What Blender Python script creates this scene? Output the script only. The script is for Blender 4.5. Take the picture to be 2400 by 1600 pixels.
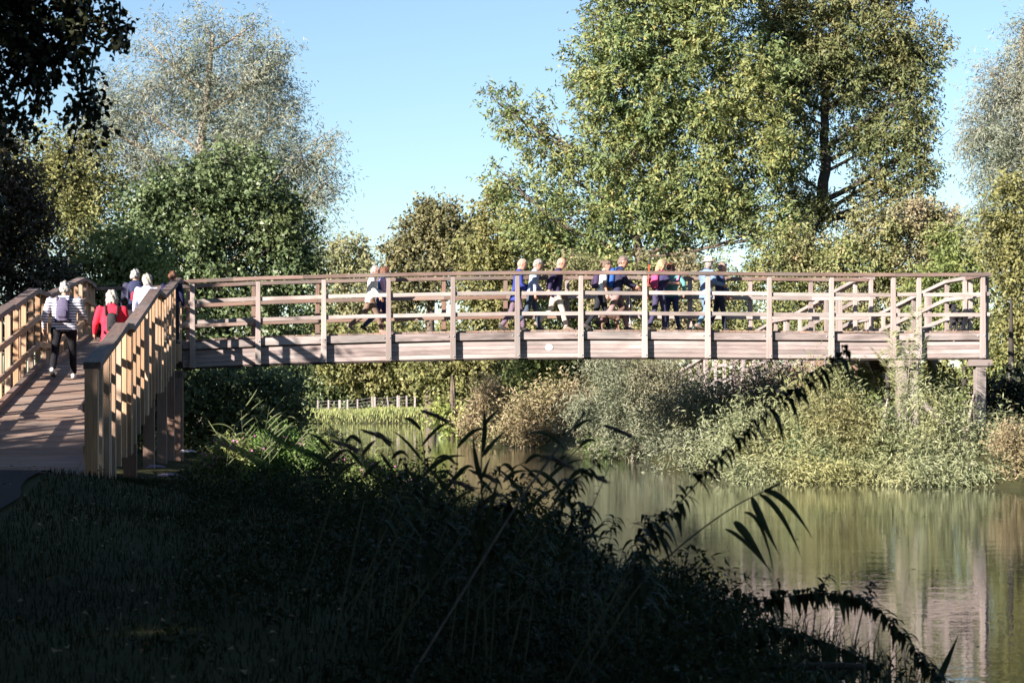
import bpy, bmesh, math, random
import numpy as np
from mathutils import Vector, Matrix

for o in list(bpy.data.objects):
    bpy.data.objects.remove(o)
sc = bpy.context.scene
COL = sc.collection
random.seed(7)
RNG = np.random.default_rng(11)

# ------------------------------------------------------------------ camera
F = 4600.0            # focal length in photo pixels (photo is 2400 px wide)
HOR = 945.0           # photo row of the horizon
CAMZ = 1.75           # camera height above the water, m
cam = bpy.data.cameras.new('camera'); cam_o = bpy.data.objects.new('camera', cam); COL.objects.link(cam_o)
cam.sensor_width = 36.0
cam.lens = 36.0 * F / 2400.0
cam.shift_y = (HOR - 800.0) / 2400.0
cam.clip_start = 0.1; cam.clip_end = 4000
cam_o.location = (0, 0, CAMZ); cam_o.rotation_euler = (math.pi / 2, 0, 0)
cam.dof.use_dof = True; cam.dof.focus_distance = 46.0; cam.dof.aperture_fstop = 6.3
sc.camera = cam_o

# ------------------------------------------------------------------ sky and sun
SUN_EL = math.radians(21.0)
SUN_H = Vector((-0.66, -0.75)).normalized()            # horizontal direction towards the sun
SUN_ROT = math.atan2(SUN_H.x, SUN_H.y)
w = bpy.data.worlds.new('World'); sc.world = w; w.use_nodes = True
nt = w.node_tree
for n in list(nt.nodes): nt.nodes.remove(n)
sky = nt.nodes.new('ShaderNodeTexSky'); sky.sky_type = 'NISHITA'; sky.sun_disc = False
sky.sun_elevation = SUN_EL; sky.sun_rotation = SUN_ROT
sky.altitude = 50; sky.air_density = 1.0; sky.dust_density = 0.3; sky.ozone_density = 2.6
bg = nt.nodes.new('ShaderNodeBackground'); bg.inputs['Strength'].default_value = 0.054
wo = nt.nodes.new('ShaderNodeOutputWorld')
nt.links.new(sky.outputs[0], bg.inputs[0]); nt.links.new(bg.outputs[0], wo.inputs[0])
sl = bpy.data.lights.new('sun', 'SUN'); sl.energy = 5.0; sl.angle = math.radians(0.53); sl.color = (1.0, 0.90, 0.80)
so = bpy.data.objects.new('sun', sl); COL.objects.link(so)
sd_ = Vector((SUN_H.x * math.cos(SUN_EL), SUN_H.y * math.cos(SUN_EL), math.sin(SUN_EL)))
so.rotation_euler = sd_.to_track_quat('Z', 'Y').to_euler(); so.location = sd_ * 60
sc.view_settings.view_transform = 'Standard'; sc.view_settings.look = 'None'
sc.view_settings.exposure = 1.78; sc.view_settings.gamma = 1.0
sc.view_settings.use_curve_mapping = False
sc.cycles.use_denoising = True
sc.cycles.max_bounces = 6; sc.cycles.diffuse_bounces = 3; sc.cycles.glossy_bounces = 3
sc.cycles.transmission_bounces = 3; sc.cycles.transparent_max_bounces = 4
sc.cycles.caustics_reflective = False; sc.cycles.caustics_refractive = False

# ------------------------------------------------------------------ helpers
def at(px, py, Y):
    """point at distance Y along the view that the photo shows at pixel px, py"""
    return Vector(((px - 1200.0) / F * Y, Y, CAMZ + (HOR - py) / F * Y))

WORLD = {}
def put(o, mat4, parent=None):
    COL.objects.link(o)
    if parent is not None:
        o.parent = parent
        o.matrix_parent_inverse = WORLD[parent.name].inverted()
    o.matrix_basis = mat4
    WORLD[o.name] = mat4.copy()
    return o

def thing(name, label, cat, loc, rotz=0.0, group=None):
    o = bpy.data.objects.new(name, None); o.empty_display_size = 0.2
    put(o, Matrix.Translation(loc) @ Matrix.Rotation(rotz, 4, 'Z'))
    o['label'] = label; o['category'] = cat
    if group: o['group'] = group
    return o

def tag(o, label, cat, group=None):
    o['label'] = label; o['category'] = cat
    if group: o['group'] = group
    return o

def mesh_np(name, V, quads=None, tris=None, smooth=False):
    me = bpy.data.meshes.new(name)
    V = np.asarray(V, dtype=np.float32)
    nq = 0 if quads is None else len(quads)
    ntr = 0 if tris is None else len(tris)
    me.vertices.add(len(V)); me.vertices.foreach_set('co', V.ravel())
    idx = []
    starts = []
    k = 0
    if nq:
        idx.append(np.asarray(quads, dtype=np.int32).ravel()); starts.append(np.arange(nq, dtype=np.int32) * 4); k = nq * 4
    if ntr:
        idx.append(np.asarray(tris, dtype=np.int32).ravel()); starts.append(k + np.arange(ntr, dtype=np.int32) * 3)
    idx = np.concatenate(idx); starts = np.concatenate(starts)
    me.loops.add(len(idx)); me.loops.foreach_set('vertex_index', idx)
    me.polygons.add(nq + ntr); me.polygons.foreach_set('loop_start', starts)
    if smooth:
        me.polygons.foreach_set('use_smooth', np.ones(nq + ntr, dtype=bool))
    me.update(calc_edges=True)
    return me

def obj(name, me, mat, parent=None, m4=None):
    o = bpy.data.objects.new(name, me)
    if mat is not None and len(me.materials) == 0: me.materials.append(mat)
    put(o, m4 if m4 is not None else Matrix.Identity(4), parent)
    return o

BOXF = [(0, 3, 2, 1), (4, 5, 6, 7), (0, 1, 5, 4), (1, 2, 6, 5), (2, 3, 7, 6), (3, 0, 4, 7)]
def frame(p0, p1, up=(0, 0, 1)):
    x = (Vector(p1) - Vector(p0)); L = x.length; x = x / L
    u = Vector(up)
    y = u.cross(x)
    if y.length < 1e-4: y = Vector((0, 1, 0)).cross(x)
    y.normalize(); z = x.cross(y)
    m = Matrix(((x.x, y.x, z.x, p0[0]), (x.y, y.y, z.y, p0[1]), (x.z, y.z, z.z, p0[2]), (0, 0, 0, 1)))
    return m, L

def plank(name, p0, p1, wy, wz, mat, parent, up=(0, 0, 1), taper=1.0, bev=0.006, jit=0.0):
    """a sawn timber from p0 to p1: wy across, wz along 'up'; length runs along its local x (the grain)"""
    m, L = frame(p0, p1, up)
    b = min(bev, wy * 0.25, wz * 0.25)
    V = []; 
    for (xx, sc_) in ((0.0, 1.0), (L, taper)):
        hy, hz = wy / 2 * sc_, wz / 2 * sc_
        j = [random.uniform(-jit, jit) for _ in range(4)]
        ring = [(-hy + b, -hz), (hy - b, -hz), (hy, -hz + b), (hy, hz - b), (hy - b, hz), (-hy + b, hz), (-hy, hz - b), (-hy, -hz + b)]
        for (yy, zz) in ring:
            V.append((xx + j[0], yy + j[1], zz + j[2]))
    quads = [(i, (i + 1) % 8, (i + 1) % 8 + 8, i + 8) for i in range(8)]
    me = bpy.data.meshes.new(name)
    me.from_pydata(V, [], [tuple(reversed(range(8)))] + [tuple(range(8, 16))] + quads)
    return obj(name, me, mat, parent, m)

def tube_geo(P, R, seg=7, cap=True):
    P = [Vector(p) for p in P]; n = len(P)
    V = []; Q = []; T = []
    t0 = (P[1] - P[0]).normalized()
    a = t0.cross(Vector((0.3, 0.2, 1))); 
    if a.length < 0.05: a = t0.cross(Vector((1, 0, 0)))
    a.normalize()
    for i in range(n):
        t = (P[min(i + 1, n - 1)] - P[max(i - 1, 0)]).normalized()
        a = (a - t * a.dot(t)); a.normalize(); b = t.cross(a)
        for k in range(seg):
            an = 2 * math.pi * k / seg
            V.append(P[i] + (a * math.cos(an) + b * math.sin(an)) * R[i])
    for i in range(n - 1):
        for k in range(seg):
            k2 = (k + 1) % seg
            Q.append((i * seg + k, i * seg + k2, (i + 1) * seg + k2, (i + 1) * seg + k))
    if cap:
        V.append(P[-1]); c = len(V) - 1
        for k in range(seg): T.append(((n - 1) * seg + k, (n - 1) * seg + (k + 1) % seg, c))
    return [tuple(v) for v in V], Q, T

class Geo:
    """collects geometry for ONE mesh"""
    def __init__(s): s.V = []; s.Q = []; s.T = []; s.n = 0
    def add(s, V, Q=(), T=()):
        V = np.asarray(V, dtype=np.float32).reshape(-1, 3); k = s.n
        s.V.append(V); s.n += len(V)
        if len(Q): s.Q.append(np.asarray(Q, dtype=np.int32) + k)
        if len(T): s.T.append(np.asarray(T, dtype=np.int32) + k)
    def tube(s, P, R, seg=6): s.add(*tube_geo(P, R, seg))
    def mesh(s, name, smooth=True):
        return mesh_np(name, np.concatenate(s.V), np.concatenate(s.Q) if s.Q else None, np.concatenate(s.T) if s.T else None, smooth)

def norm(a):
    return a / np.maximum(np.linalg.norm(a, axis=1, keepdims=True), 1e-6)

def bez(p0, p1, p2, n=7):
    p0, p1, p2 = Vector(p0), Vector(p1), Vector(p2)
    return [p0 * (1 - t) ** 2 + p1 * 2 * t * (1 - t) + p2 * t * t for t in [i / (n - 1) for i in range(n)]]

# ------------------------------------------------------------------ materials
def new_mat(name):
    m = bpy.data.materials.new(name); m.use_nodes = True
    nt = m.node_tree; b = nt.nodes['Principled BSDF']
    return m, nt, b
def ramp(nt, stops, fac):
    r = nt.nodes.new('ShaderNodeValToRGB')
    e = r.color_ramp.elements
    while len(e) < len(stops): e.new(0.5)
    for i, (p, c) in enumerate(stops):
        e[i].position = p; e[i].color = (c[0], c[1], c[2], 1)
    nt.links.new(fac, r.inputs[0]); return r.outputs[0]
def noise(nt, vec, scale, detail=3, rough=0.55, mapping=None):
    t = nt.nodes.new('ShaderNodeTexNoise'); t.inputs['Scale'].default_value = scale
    t.inputs['Detail'].default_value = detail; t.inputs['Roughness'].default_value = rough
    if mapping is not None:
        mp = nt.nodes.new('ShaderNodeMapping'); mp.inputs['Scale'].default_value = mapping
        nt.links.new(vec, mp.inputs['Vector']); vec = mp.outputs[0]
    nt.links.new(vec, t.inputs['Vector']); return t.outputs[0]
def mixc(nt, fac, a, b, mode='MIX'):
    m = nt.nodes.new('ShaderNodeMix'); m.data_type = 'RGBA'; m.blend_type = mode
    for k, v in ((0, fac), (6, a), (7, b)):
        if hasattr(v, 'is_linked') or hasattr(v, 'links'): nt.links.new(v, m.inputs[k])
        elif k == 0: m.inputs[0].default_value = v
        else: m.inputs[k].default_value = (v[0], v[1], v[2], 1)
    return m.outputs[2]
def math_n(nt, op, a, b=0.0, c=None):
    m = nt.nodes.new('ShaderNodeMath'); m.operation = op
    for k, v in enumerate((a, b) if c is None else (a, b, c)):
        if hasattr(v, 'links'): nt.links.new(v, m.inputs[k])
        else: m.inputs[k].default_value = v
    return m.outputs[0]
def bump(nt, b, h, strength, dist=0.01):
    n = nt.nodes.new('ShaderNodeBump'); n.inputs['Strength'].default_value = strength; n.inputs['Distance'].default_value = dist
    nt.links.new(h, n.inputs['Height']); nt.links.new(n.outputs[0], b.inputs['Normal'])
def texco(nt, which='Object'):
    return nt.nodes.new('ShaderNodeTexCoord').outputs[which]

def wood(name, dark, mid, light, stain=0.35, spec=0.25, moss=None):
    m, nt, b = new_mat(name)
    co = texco(nt)
    oi = nt.nodes.new('ShaderNodeObjectInfo')
    off = nt.nodes.new('ShaderNodeVectorMath'); off.operation = 'ADD'
    sc3 = nt.nodes.new('ShaderNodeVectorMath'); sc3.operation = 'SCALE'; sc3.inputs[0].default_value = (13.0, 7.0, 5.0)
    nt.links.new(oi.outputs['Random'], sc3.inputs['Scale'])
    nt.links.new(co, off.inputs[0]); nt.links.new(sc3.outputs[0], off.inputs[1]); v = off.outputs[0]
    grain = noise(nt, v, 2.0, 5, 0.65, (0.9, 34, 34))
    c = ramp(nt, [(0.28, dark), (0.5, mid), (0.72, light)], grain)
    blot = noise(nt, v, 2.3, 4, 0.6, (0.55, 2.2, 2.2))
    f = ramp(nt, [(0.42, (0, 0, 0)), (0.68, (1, 1, 1))], blot)
    f2 = math_n(nt, 'MULTIPLY', f, stain)
    c = mixc(nt, f2, c, [x * 0.42 for x in dark])
    if moss:
        ms = noise(nt, v, 5.0, 4, 0.7)
        fm = ramp(nt, [(0.56, (0, 0, 0)), (0.7, (1, 1, 1))], ms)
        c = mixc(nt, math_n(nt, 'MULTIPLY', fm, 0.5), c, moss)
    gy_ = noise(nt, v, 0.9, 3, 0.6, (0.4, 1.5, 1.5)); fg = ramp(nt, [(0.42, (0, 0, 0)), (0.62, (1, 1, 1))], gy_)
    lum = sum(mid) / 3
    c = mixc(nt, math_n(nt, 'MULTIPLY', fg, 0.45), c, (lum * 1.02, lum, lum * 0.97))
    tone = math_n(nt, 'MULTIPLY_ADD', oi.outputs['Random'], 0.42, 0.56)
    sc4 = nt.nodes.new('ShaderNodeVectorMath'); sc4.operation = 'SCALE'
    nt.links.new(c, sc4.inputs[0]); nt.links.new(tone, sc4.inputs['Scale'])
    nt.links.new(sc4.outputs[0], b.inputs['Base Color'])
    b.inputs['Roughness'].default_value = 0.78; b.inputs['Specular IOR Level'].default_value = spec
    bump(nt, b, grain, 0.55, 0.004)
    return m

def leafmat(name, stops, hue_b=None, scale=0.25, gloss=0.25, trans=0.28, rough=0.55, boost=1.35, patch=1.3):
    """foliage: each leaf its own tint, broad patches drift towards hue_b"""
    m, nt, b = new_mat(name)
    g = nt.nodes.new('ShaderNodeNewGeometry')
    def soft(q):  # lifts leaf colours towards grey in place of haze
        l = 0.3 * q[0] + 0.6 * q[1] + 0.1 * q[2]
        return [min(0.6, boost * (x * 0.86 + l * 0.14)) for x in q]
    stops = [(a, soft(q)) for a, q in stops]
    if hue_b is not None: hue_b = soft(hue_b)
    n0 = noise(nt, texco(nt), patch, 2, 0.6)
    n0 = math_n(nt, 'MULTIPLY_ADD', n0, 2.4, -0.7)
    fac = math_n(nt, 'ADD', math_n(nt, 'MULTIPLY', g.outputs['Random Per Island'], 0.5), math_n(nt, 'MULTIPLY', n0, 0.5))
    c = ramp(nt, stops, fac)
    if hue_b is not None:
        nz = noise(nt, texco(nt), scale, 3, 0.6)
        f = ramp(nt, [(0.45, (0, 0, 0)), (0.68, (1, 1, 1))], nz)
        c = mixc(nt, math_n(nt, 'MULTIPLY', f, 0.65), c, hue_b)
    nt.links.new(c, b.inputs['Base Color'])
    b.inputs['Roughness'].default_value = rough; b.inputs['Specular IOR Level'].default_value = gloss
    tr = nt.nodes.new('ShaderNodeBsdfTranslucent'); nt.links.new(c, tr.inputs['Color'])
    mx = nt.nodes.new('ShaderNodeMixShader'); mx.inputs[0].default_value = trans
    out = nt.nodes['Material Output']
    nt.links.new(b.outputs[0], mx.inputs[1]); nt.links.new(tr.outputs[0], mx.inputs[2]); nt.links.new(mx.outputs[0], out.inputs['Surface'])
    return m

def plain(name, col, rough=0.6, var=0.15, nscale=9.0, bmp=0.0, metal=0.0, spec=0.4):
    m, nt, b = new_mat(name)
    nz = noise(nt, texco(nt), nscale, 4, 0.6)
    c = ramp(nt, [(0.3, [x * (1 - var) for x in col]), (0.7, [min(1, x * (1 + var)) for x in col])], nz)
    nt.links.new(c, b.inputs['Base Color'])
    b.inputs['Roughness'].default_value = rough; b.inputs['Metallic'].default_value = metal; b.inputs['Specular IOR Level'].default_value = spec
    if bmp: bump(nt, b, nz, bmp, 0.02)
    return m

def cloth(name, col, rough=0.85):
    m, nt, b = new_mat(name)
    nz = noise(nt, texco(nt), 7.0, 4, 0.6)
    c = ramp(nt, [(0.3, [x * 0.78 for x in col]), (0.7, [min(1, x * 1.15) for x in col])], nz)
    nt.links.new(c, b.inputs['Base Color']); b.inputs['Roughness'].default_value = rough
    b.inputs['Specular IOR Level'].default_value = 0.15
    bump(nt, b, nz, 0.8, 0.03)
    return m
def striped(name, ca, cb, period=0.045):
    m, nt, b = new_mat(name)
    sx = nt.nodes.new('ShaderNodeSeparateXYZ'); nt.links.new(texco(nt), sx.inputs[0])
    z = math_n(nt, 'MULTIPLY', sx.outputs[2], 1.0 / period)
    fr = math_n(nt, 'FRACT', z)
    st = math_n(nt, 'GREATER_THAN', fr, 0.56)
    c = mixc(nt, st, ca, cb); nt.links.new(c, b.inputs['Base Color']); b.inputs['Roughness'].default_value = 0.85
    nz = noise(nt, texco(nt), 7.0, 4, 0.6); bump(nt, b, nz, 0.6, 0.03)
    return m

M = {}
M['wood_grey'] = wood('weathered_timber', (0.24, 0.185, 0.175), (0.42, 0.35, 0.325), (0.56, 0.485, 0.45), 0.5, moss=(0.26, 0.25, 0.17))
M['wood_post'] = wood('post_timber', (0.27, 0.215, 0.195), (0.37, 0.30, 0.28), (0.43, 0.365, 0.34), 0.25)
M['wood_beam'] = wood('beam_timber', (0.31, 0.24, 0.225), (0.42, 0.34, 0.325), (0.50, 0.415, 0.40), 0.55)
M['wood_kerb'] = wood('kerb_timber', (0.20, 0.16, 0.15), (0.36, 0.295, 0.28), (0.50, 0.43, 0.41), 0.75)
M['wood_brown'] = wood('brown_timber', (0.17, 0.10, 0.075), (0.27, 0.165, 0.125), (0.36, 0.24, 0.19), 0.3)
M['wood_rail'] = wood('handrail_timber', (0.13, 0.085, 0.07), (0.23, 0.155, 0.13), (0.33, 0.24, 0.21), 0.45, moss=(0.20, 0.20, 0.10))
M['wood_tan'] = wood('tan_timber', (0.32, 0.185, 0.105), (0.52, 0.32, 0.19), (0.62, 0.41, 0.26), 0.3)
M['wood_deck'] = wood('deck_timber', (0.17, 0.11, 0.08), (0.30, 0.20, 0.15), (0.40, 0.28, 0.22), 0.3)
M['shade_dark'] = wood('shade_strip', (0.03, 0.022, 0.02), (0.05, 0.038, 0.033), (0.075, 0.06, 0.05), 0.2)  # near black, only for the painted shade line under the beam
M['steel'] = plain('steel', (0.45, 0.43, 0.42), 0.4, 0.1, 30, 0, 0.8)
M['bark'] = plain('bark', (0.10, 0.078, 0.06), 0.9, 0.45, 6, 1.0)
M['bark_pale'] = plain('pale_bark', (0.26, 0.22, 0.18), 0.9, 0.35, 6, 0.8)
M['bark_dark'] = plain('dark_bark', (0.035, 0.03, 0.025), 0.9, 0.4, 8, 1.0)
M['dead'] = plain('dead_wood', (0.42, 0.36, 0.30), 0.85, 0.3, 5, 0.6)
# ------------------------------------------------------------------ terrain, water, path
LEFT_SHORE = [(-40, 14), (0, 2.7), (8, 2.25), (12.3, 1.95), (17.7, 1.15), (23, 0.2), (31, -1.3), (39, -2.9), (52, -5.2), (76, -9.0), (120, -15), (160, -20.5)]     # (Y, X)
RIGHT_SHORE = [(-40, 60), (0, 30), (25, 18), (36, 12.6), (40.5, 10.4), (43, 8.3), (45.4, 6.0), (49.5, 5.3), (58, 4.6), (63, 3.1), (77.5, 1.0), (95, -2.3), (134, -5.6), (160, -7.0)]
poly = [(x, y) for (y, x) in LEFT_SHORE] + [(-20, 168), (-15, 171), (-9, 171), (-7.2, 168)] + [(x, y) for (y, x) in reversed(RIGHT_SHORE)]
PL = np.array(poly, dtype=float)
def shore_dist(X, Y):
    """signed distance to the river's edge: positive on land"""
    P = np.stack([X, Y], -1)
    best = np.full(X.shape, 1e9); inside = np.zeros(X.shape, dtype=bool)
    n = len(PL)
    for i in range(n):
        a = PL[i]; b = PL[(i + 1) % n]; ab = b - a
        t = np.clip(((P - a) @ ab) / (ab @ ab), 0, 1)
        d = np.linalg.norm(P - (a + t[..., None] * ab), axis=-1)
        best = np.minimum(best, d)
        c = ((a[1] > Y) != (b[1] > Y)) & (X < (b[0] - a[0]) * (Y - a[1]) / (b[1] - a[1] + 1e-12) + a[0])
        inside ^= c
    return np.where(inside, -best, best)
LH_Y = [-60, 5, 9, 14, 21.3, 23.5, 27, 60, 170, 200]; LH_H = [0.4, 0.42, 0.5, 0.68, 1.13, 1.05, 0.8, 0.6, 0.9, 1.2]
def height(X, Y):
    X = np.asarray(X, dtype=float); Y = np.asarray(Y, dtype=float)
    d = shore_dist(X, Y)
    mid = np.interp(Y, [-40, 0, 45, 77, 160], [37, 16, 3, -4, -13])
    HL = np.interp(Y, LH_Y, LH_H)
    HR = np.interp(Y, [0, 60, 160, 200], [1.5, 1.3, 1.15, 1.2])
    H = np.where(X < mid, HL, HR)
    dp = np.maximum(d, 0)
    lf = np.where((X < mid) & (Y < 60), 1 - np.exp(-(dp / 3.4) ** 1.3), 1 - np.exp(-dp / 2.0))
    h = np.where(d > 0, H * lf, np.maximum(-0.7, d * 0.5))
    h = h + np.where(d > 0, 1, 0) * 0.05 * np.sin(X * 1.7 + 0.6 * Y) * np.sin(Y * 1.3 - 0.4 * X) * np.clip(d, 0, 1)
    return h
def gz(x, y): return float(height(np.array([x]), np.array([y]))[0])

def axis(parts):
    return np.unique(np.concatenate([np.arange(a, b, s) for a, b, s in parts]))
gx = axis([(-900, -100, 100), (-100, -30, 8), (-30, -12, 1.5), (-12, 16, 0.45), (16, 40, 2), (40, 120, 10), (120, 901, 110)])
gy = axis([(-200, -40, 40), (-40, 4, 4), (4, 60, 0.45), (60, 100, 1.5), (100, 190, 3), (190, 300, 15), (300, 2000, 170)])
GX, GY = np.meshgrid(gx, gy)
GZ = height(GX, GY)
nx, ny = len(gx), len(gy)
ii = (np.arange(ny - 1)[:, None] * nx + np.arange(nx - 1)[None, :]).ravel()
gm = mesh_np('ground', np.stack([GX, GY, GZ], -1).reshape(-1, 3), np.stack([ii, ii + 1, ii + nx + 1, ii + nx], -1), smooth=True)
m, ntm, b = new_mat('bank_soil_grass')
co = texco(ntm); n1 = noise(ntm, co, 0.35, 5, 0.6); n2 = noise(ntm, co, 5.0, 5, 0.7)
c = ramp(ntm, [(0.35, (0.025, 0.03, 0.013)), (0.52, (0.04, 0.05, 0.02)), (0.7, (0.09, 0.08, 0.035))], n1)
c = mixc(ntm, n2, c, (0.045, 0.04, 0.022)); ntm.links.new(c, b.inputs['Base Color']); b.inputs['Roughness'].default_value = 0.95; b.inputs['Specular IOR Level'].default_value = 0.05
bump(ntm, b, n2, 0.8, 0.06)
g_o = obj('ground', gm, m); g_o['kind'] = 'structure'

wv = np.array([(-200, -60, 0), (200, -60, 0), (200, 230, 0), (-200, 230, 0)], dtype=float)
wm = mesh_np('water', wv, [(0, 1, 2, 3)])
m, ntm, b = new_mat('river_water')
b.inputs['Base Color'].default_value = (0.050, 0.052, 0.034, 1); b.inputs['Roughness'].default_value = 0.012
b.inputs['IOR'].default_value = 1.333; b.inputs['Specular IOR Level'].default_value = 0.5
co = texco(ntm)
r1 = noise(ntm, co, 1.0, 3, 0.55, (1.1, 2.6, 1)); r2 = noise(ntm, co, 1.0, 2, 0.5, (7, 15, 1)); r3 = noise(ntm, co, 0.12, 2, 0.5)
calm = ramp(ntm, [(0.35, (0.25, 0.25, 0.25)), (0.65, (1, 1, 1))], r3)
hgt = math_n(ntm, 'ADD', math_n(ntm, 'MULTIPLY', r1, 0.003), math_n(ntm, 'MULTIPLY', math_n(ntm, 'MULTIPLY', r2, calm), 0.0016))
bn = ntm.nodes.new('ShaderNodeBump'); bn.inputs['Strength'].default_value = 1.0; bn.inputs['Distance'].default_value = 1.0
ntm.links.new(hgt, bn.inputs['Height']); ntm.links.new(bn.outputs[0], b.inputs['Normal'])
w_o = obj('water', wm, m); w_o['kind'] = 'structure'

# asphalt path leading to the foot of the near ramp
pts = [(-5.35, 22.35), (-5.15, 20.5), (-4.6, 17.0), (-3.75, 13.0), (-3.0, 9.0), (-2.6, 5.0), (-2.5, -6.0)]
V = []; Q = []
cl = []
for i in range(len(pts) - 1):
    for k in range(6):
        t = k / 6.0
        cl.append((pts[i][0] * (1 - t) + pts[i + 1][0] * t, pts[i][1] * (1 - t) + pts[i + 1][1] * t))
for i, (x, y) in enumerate(cl):
    for k in range(6):
        xx = x + 0.12 - 2.0 * k / 5.0 + 0.05 * math.sin(y * 2.1 + k)
        V.append((xx, y, gz(xx, y) + 0.03))
for i in range(len(cl) - 1):
    for k in range(5):
        a = i * 6 + k; Q.append((a, a + 1, a + 7, a + 6))
m, ntm, b = new_mat('path_asphalt')
n1 = noise(ntm, texco(ntm), 40, 4, 0.7); c = ramp(ntm, [(0.3, (0.014, 0.014, 0.016)), (0.7, (0.04, 0.038, 0.038))], n1)
ntm.links.new(c, b.inputs['Base Color']); b.inputs['Roughness'].default_value = 0.9; b.inputs['Specular IOR Level'].default_value = 0.1; bump(ntm, b, n1, 0.5, 0.01)
p_o = obj('path', mesh_np('path', V, Q, smooth=True), m); p_o['kind'] = 'structure'

# ------------------------------------------------------------------ footbridge
TH = math.radians(5.0)
BD = Vector((math.cos(TH), math.sin(TH), 0)); BN = Vector((-math.sin(TH), math.cos(TH), 0))
BA = Vector(((451 - 1200) / F * 45.2, 45.2, 0)); BW = 1.6
def s_of(px, off=0.0):
    A = BA + BN * off; k = (px - 1200) / F
    return (k * A.y - A.x) / (BD.x - k * BD.y)
def fl(s, off=0.0, z=0.0):
    p = BA + BD * s + BN * off
    return Vector((p.x, p.y, z))
RAILPX = [(425, 656), (600, 648), (758, 643.5), (912, 640), (1062, 637), (1213, 635), (1362, 634.6), (1512, 635), (1660, 636.5), (1804, 638), (1950, 639.5), (2095, 640), (2155, 640), (2330, 639)]
_s = [s_of(a) for a, _ in RAILPX]; _z = [CAMZ + (HOR - y) / F * fl(s_of(a)).y for a, y in RAILPX]
_s = [-4.0] + _s; _z = [_z[0] - 0.12] + _z
def zt(s): return float(np.interp(s, _s, _z))
DECK = -1.36
FRONT_PX = [451, 605, 759, 911, 1062, 1213, 1362, 1512, 1660, 1804, 1950, 2095, 2155, 2305]
BACK_PX = [248, 380, 442, 595, 744.5, 893, 1040, 1184.6, 1329, 1473, 1616, 1757, 1899, 2040]
S0 = s_of(427); SE = s_of(2322)
bridge = thing('footbridge', 'long weathered timber footbridge span crossing the river', 'bridge', fl(8.0, 0.8, 0.0))

def bolt_mesh():
    V = []; 
    for (z, r) in ((0, 0.018), (0.012, 0.018), (0.018, 0.010)):
        for k in range(8): V.append((r * math.cos(k * math.pi / 4), r * math.sin(k * math.pi / 4), z))
    Q = [(i * 8 + k, i * 8 + (k + 1) % 8, (i + 1) * 8 + (k + 1) % 8, (i + 1) * 8 + k) for i in range(2) for k in range(8)]
    me = bpy.data.meshes.new('bolt'); me.from_pydata(V, [], Q + [tuple(range(16, 24))]); me.materials.append(M['steel']); return me
BOLT = bolt_mesh()
def bolt(p, direction, parent):
    q = Vector(direction).to_track_quat('Z', 'Y').to_matrix().to_4x4()
    o = bpy.data.objects.new('bolt', BOLT); put(o, Matrix.Translation(p) @ q, parent)

def post_taper(name, bottom, top, across, wb, wt, depth, mat, parent):
    return plank(name, bottom, top, wb, depth, mat, parent, up=across, taper=1.0) if abs(wb - wt) < 1e-6 else tap(name, bottom, top, across, wb, wt, depth, mat, parent)
def tap(name, bottom, top, across, wb, wt, depth, mat, parent):
    m4, L = frame(bottom, top, across)
    V = []
    for (x, wy) in ((0, wb), (L, wt)):
        h = wy / 2; d = depth / 2; b = 0.006
        V += [(x, -h + b, -d), (x, h - b, -d), (x, h, -d + b), (x, h, d - b), (x, h - b, d), (x, -h + b, d), (x, -h, d - b), (x, -h, -d + b)]
    me = bpy.data.meshes.new(name)
    me.from_pydata(V, [], [tuple(reversed(range(8))), tuple(range(8, 16))] + [(i, (i + 1) % 8, (i + 1) % 8 + 8, i + 8) for i in range(8)])
    return obj(name, me, mat, parent, m4)

# front side
fs = [s_of(p) for p in FRONT_PX]
for i, s in enumerate(fs):
    z = zt(s)
    p = tap('post', fl(s, 0.05, z - 2.03), fl(s, 0.05, z - 0.085), BN, 0.135, 0.098, 0.10, M['wood_post'], bridge)
    if i: 
        bolt(fl(s + 0.025, -0.001, z - 1.97), -BN, p); bolt(fl(s + 0.022, -0.001, z - 1.50), -BN, p)
        bolt(fl(s - 0.10, 0.099, z - 1.50), -BN, p)
bays = [S0] + fs + [SE]
for i in range(len(bays) - 1):
    a, c = bays[i], bays[i + 1]
    if c - a < 0.02: continue
    g = 0.002
    rail_h = [(-0.465, -0.555), (-0.94, -1.035)]
    for (t1, t2) in rail_h:
        plank('rail', fl(a, 0.078, zt(a) + (t1 + t2) / 2 + random.uniform(-.009, .009)), fl(c - g, 0.078, zt(c) + (t1 + t2) / 2 + random.uniform(-.009, .009)), 0.05, 0.09, M['wood_grey'], bridge, jit=0.003)
    dz = random.uniform(-0.008, 0.008)
    plank('kerb_board', fl(a, 0.175, zt(a) - 1.51 + dz), fl(c - g, 0.175, zt(c) - 1.51 + dz), 0.15, 0.175, M['wood_kerb'], bridge, jit=0.004)
    for k in range(4):
        zc = -1.672 - 0.1 * k; o_ = 0.285 + (0.004 if k % 2 else 0.0)
        plank('beam_board', fl(a, o_, zt(a) + zc), fl(c - g, o_, zt(c) + zc), 0.22, 0.0965, M['wood_beam'], bridge)
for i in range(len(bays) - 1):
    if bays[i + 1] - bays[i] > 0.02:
        plank('beam_shade_strip', fl(bays[i], 0.30, zt(bays[i]) - 2.045), fl(bays[i + 1] - .002, 0.30, zt(bays[i + 1]) - 2.045), 0.2, 0.036, M['shade_dark'], bridge)  # dark strip added to draw the shadow line under the beam
hr = [S0 - 0.02] + [fs[i] + 0.02 for i in range(1, 13, 2)] + [SE]
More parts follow.
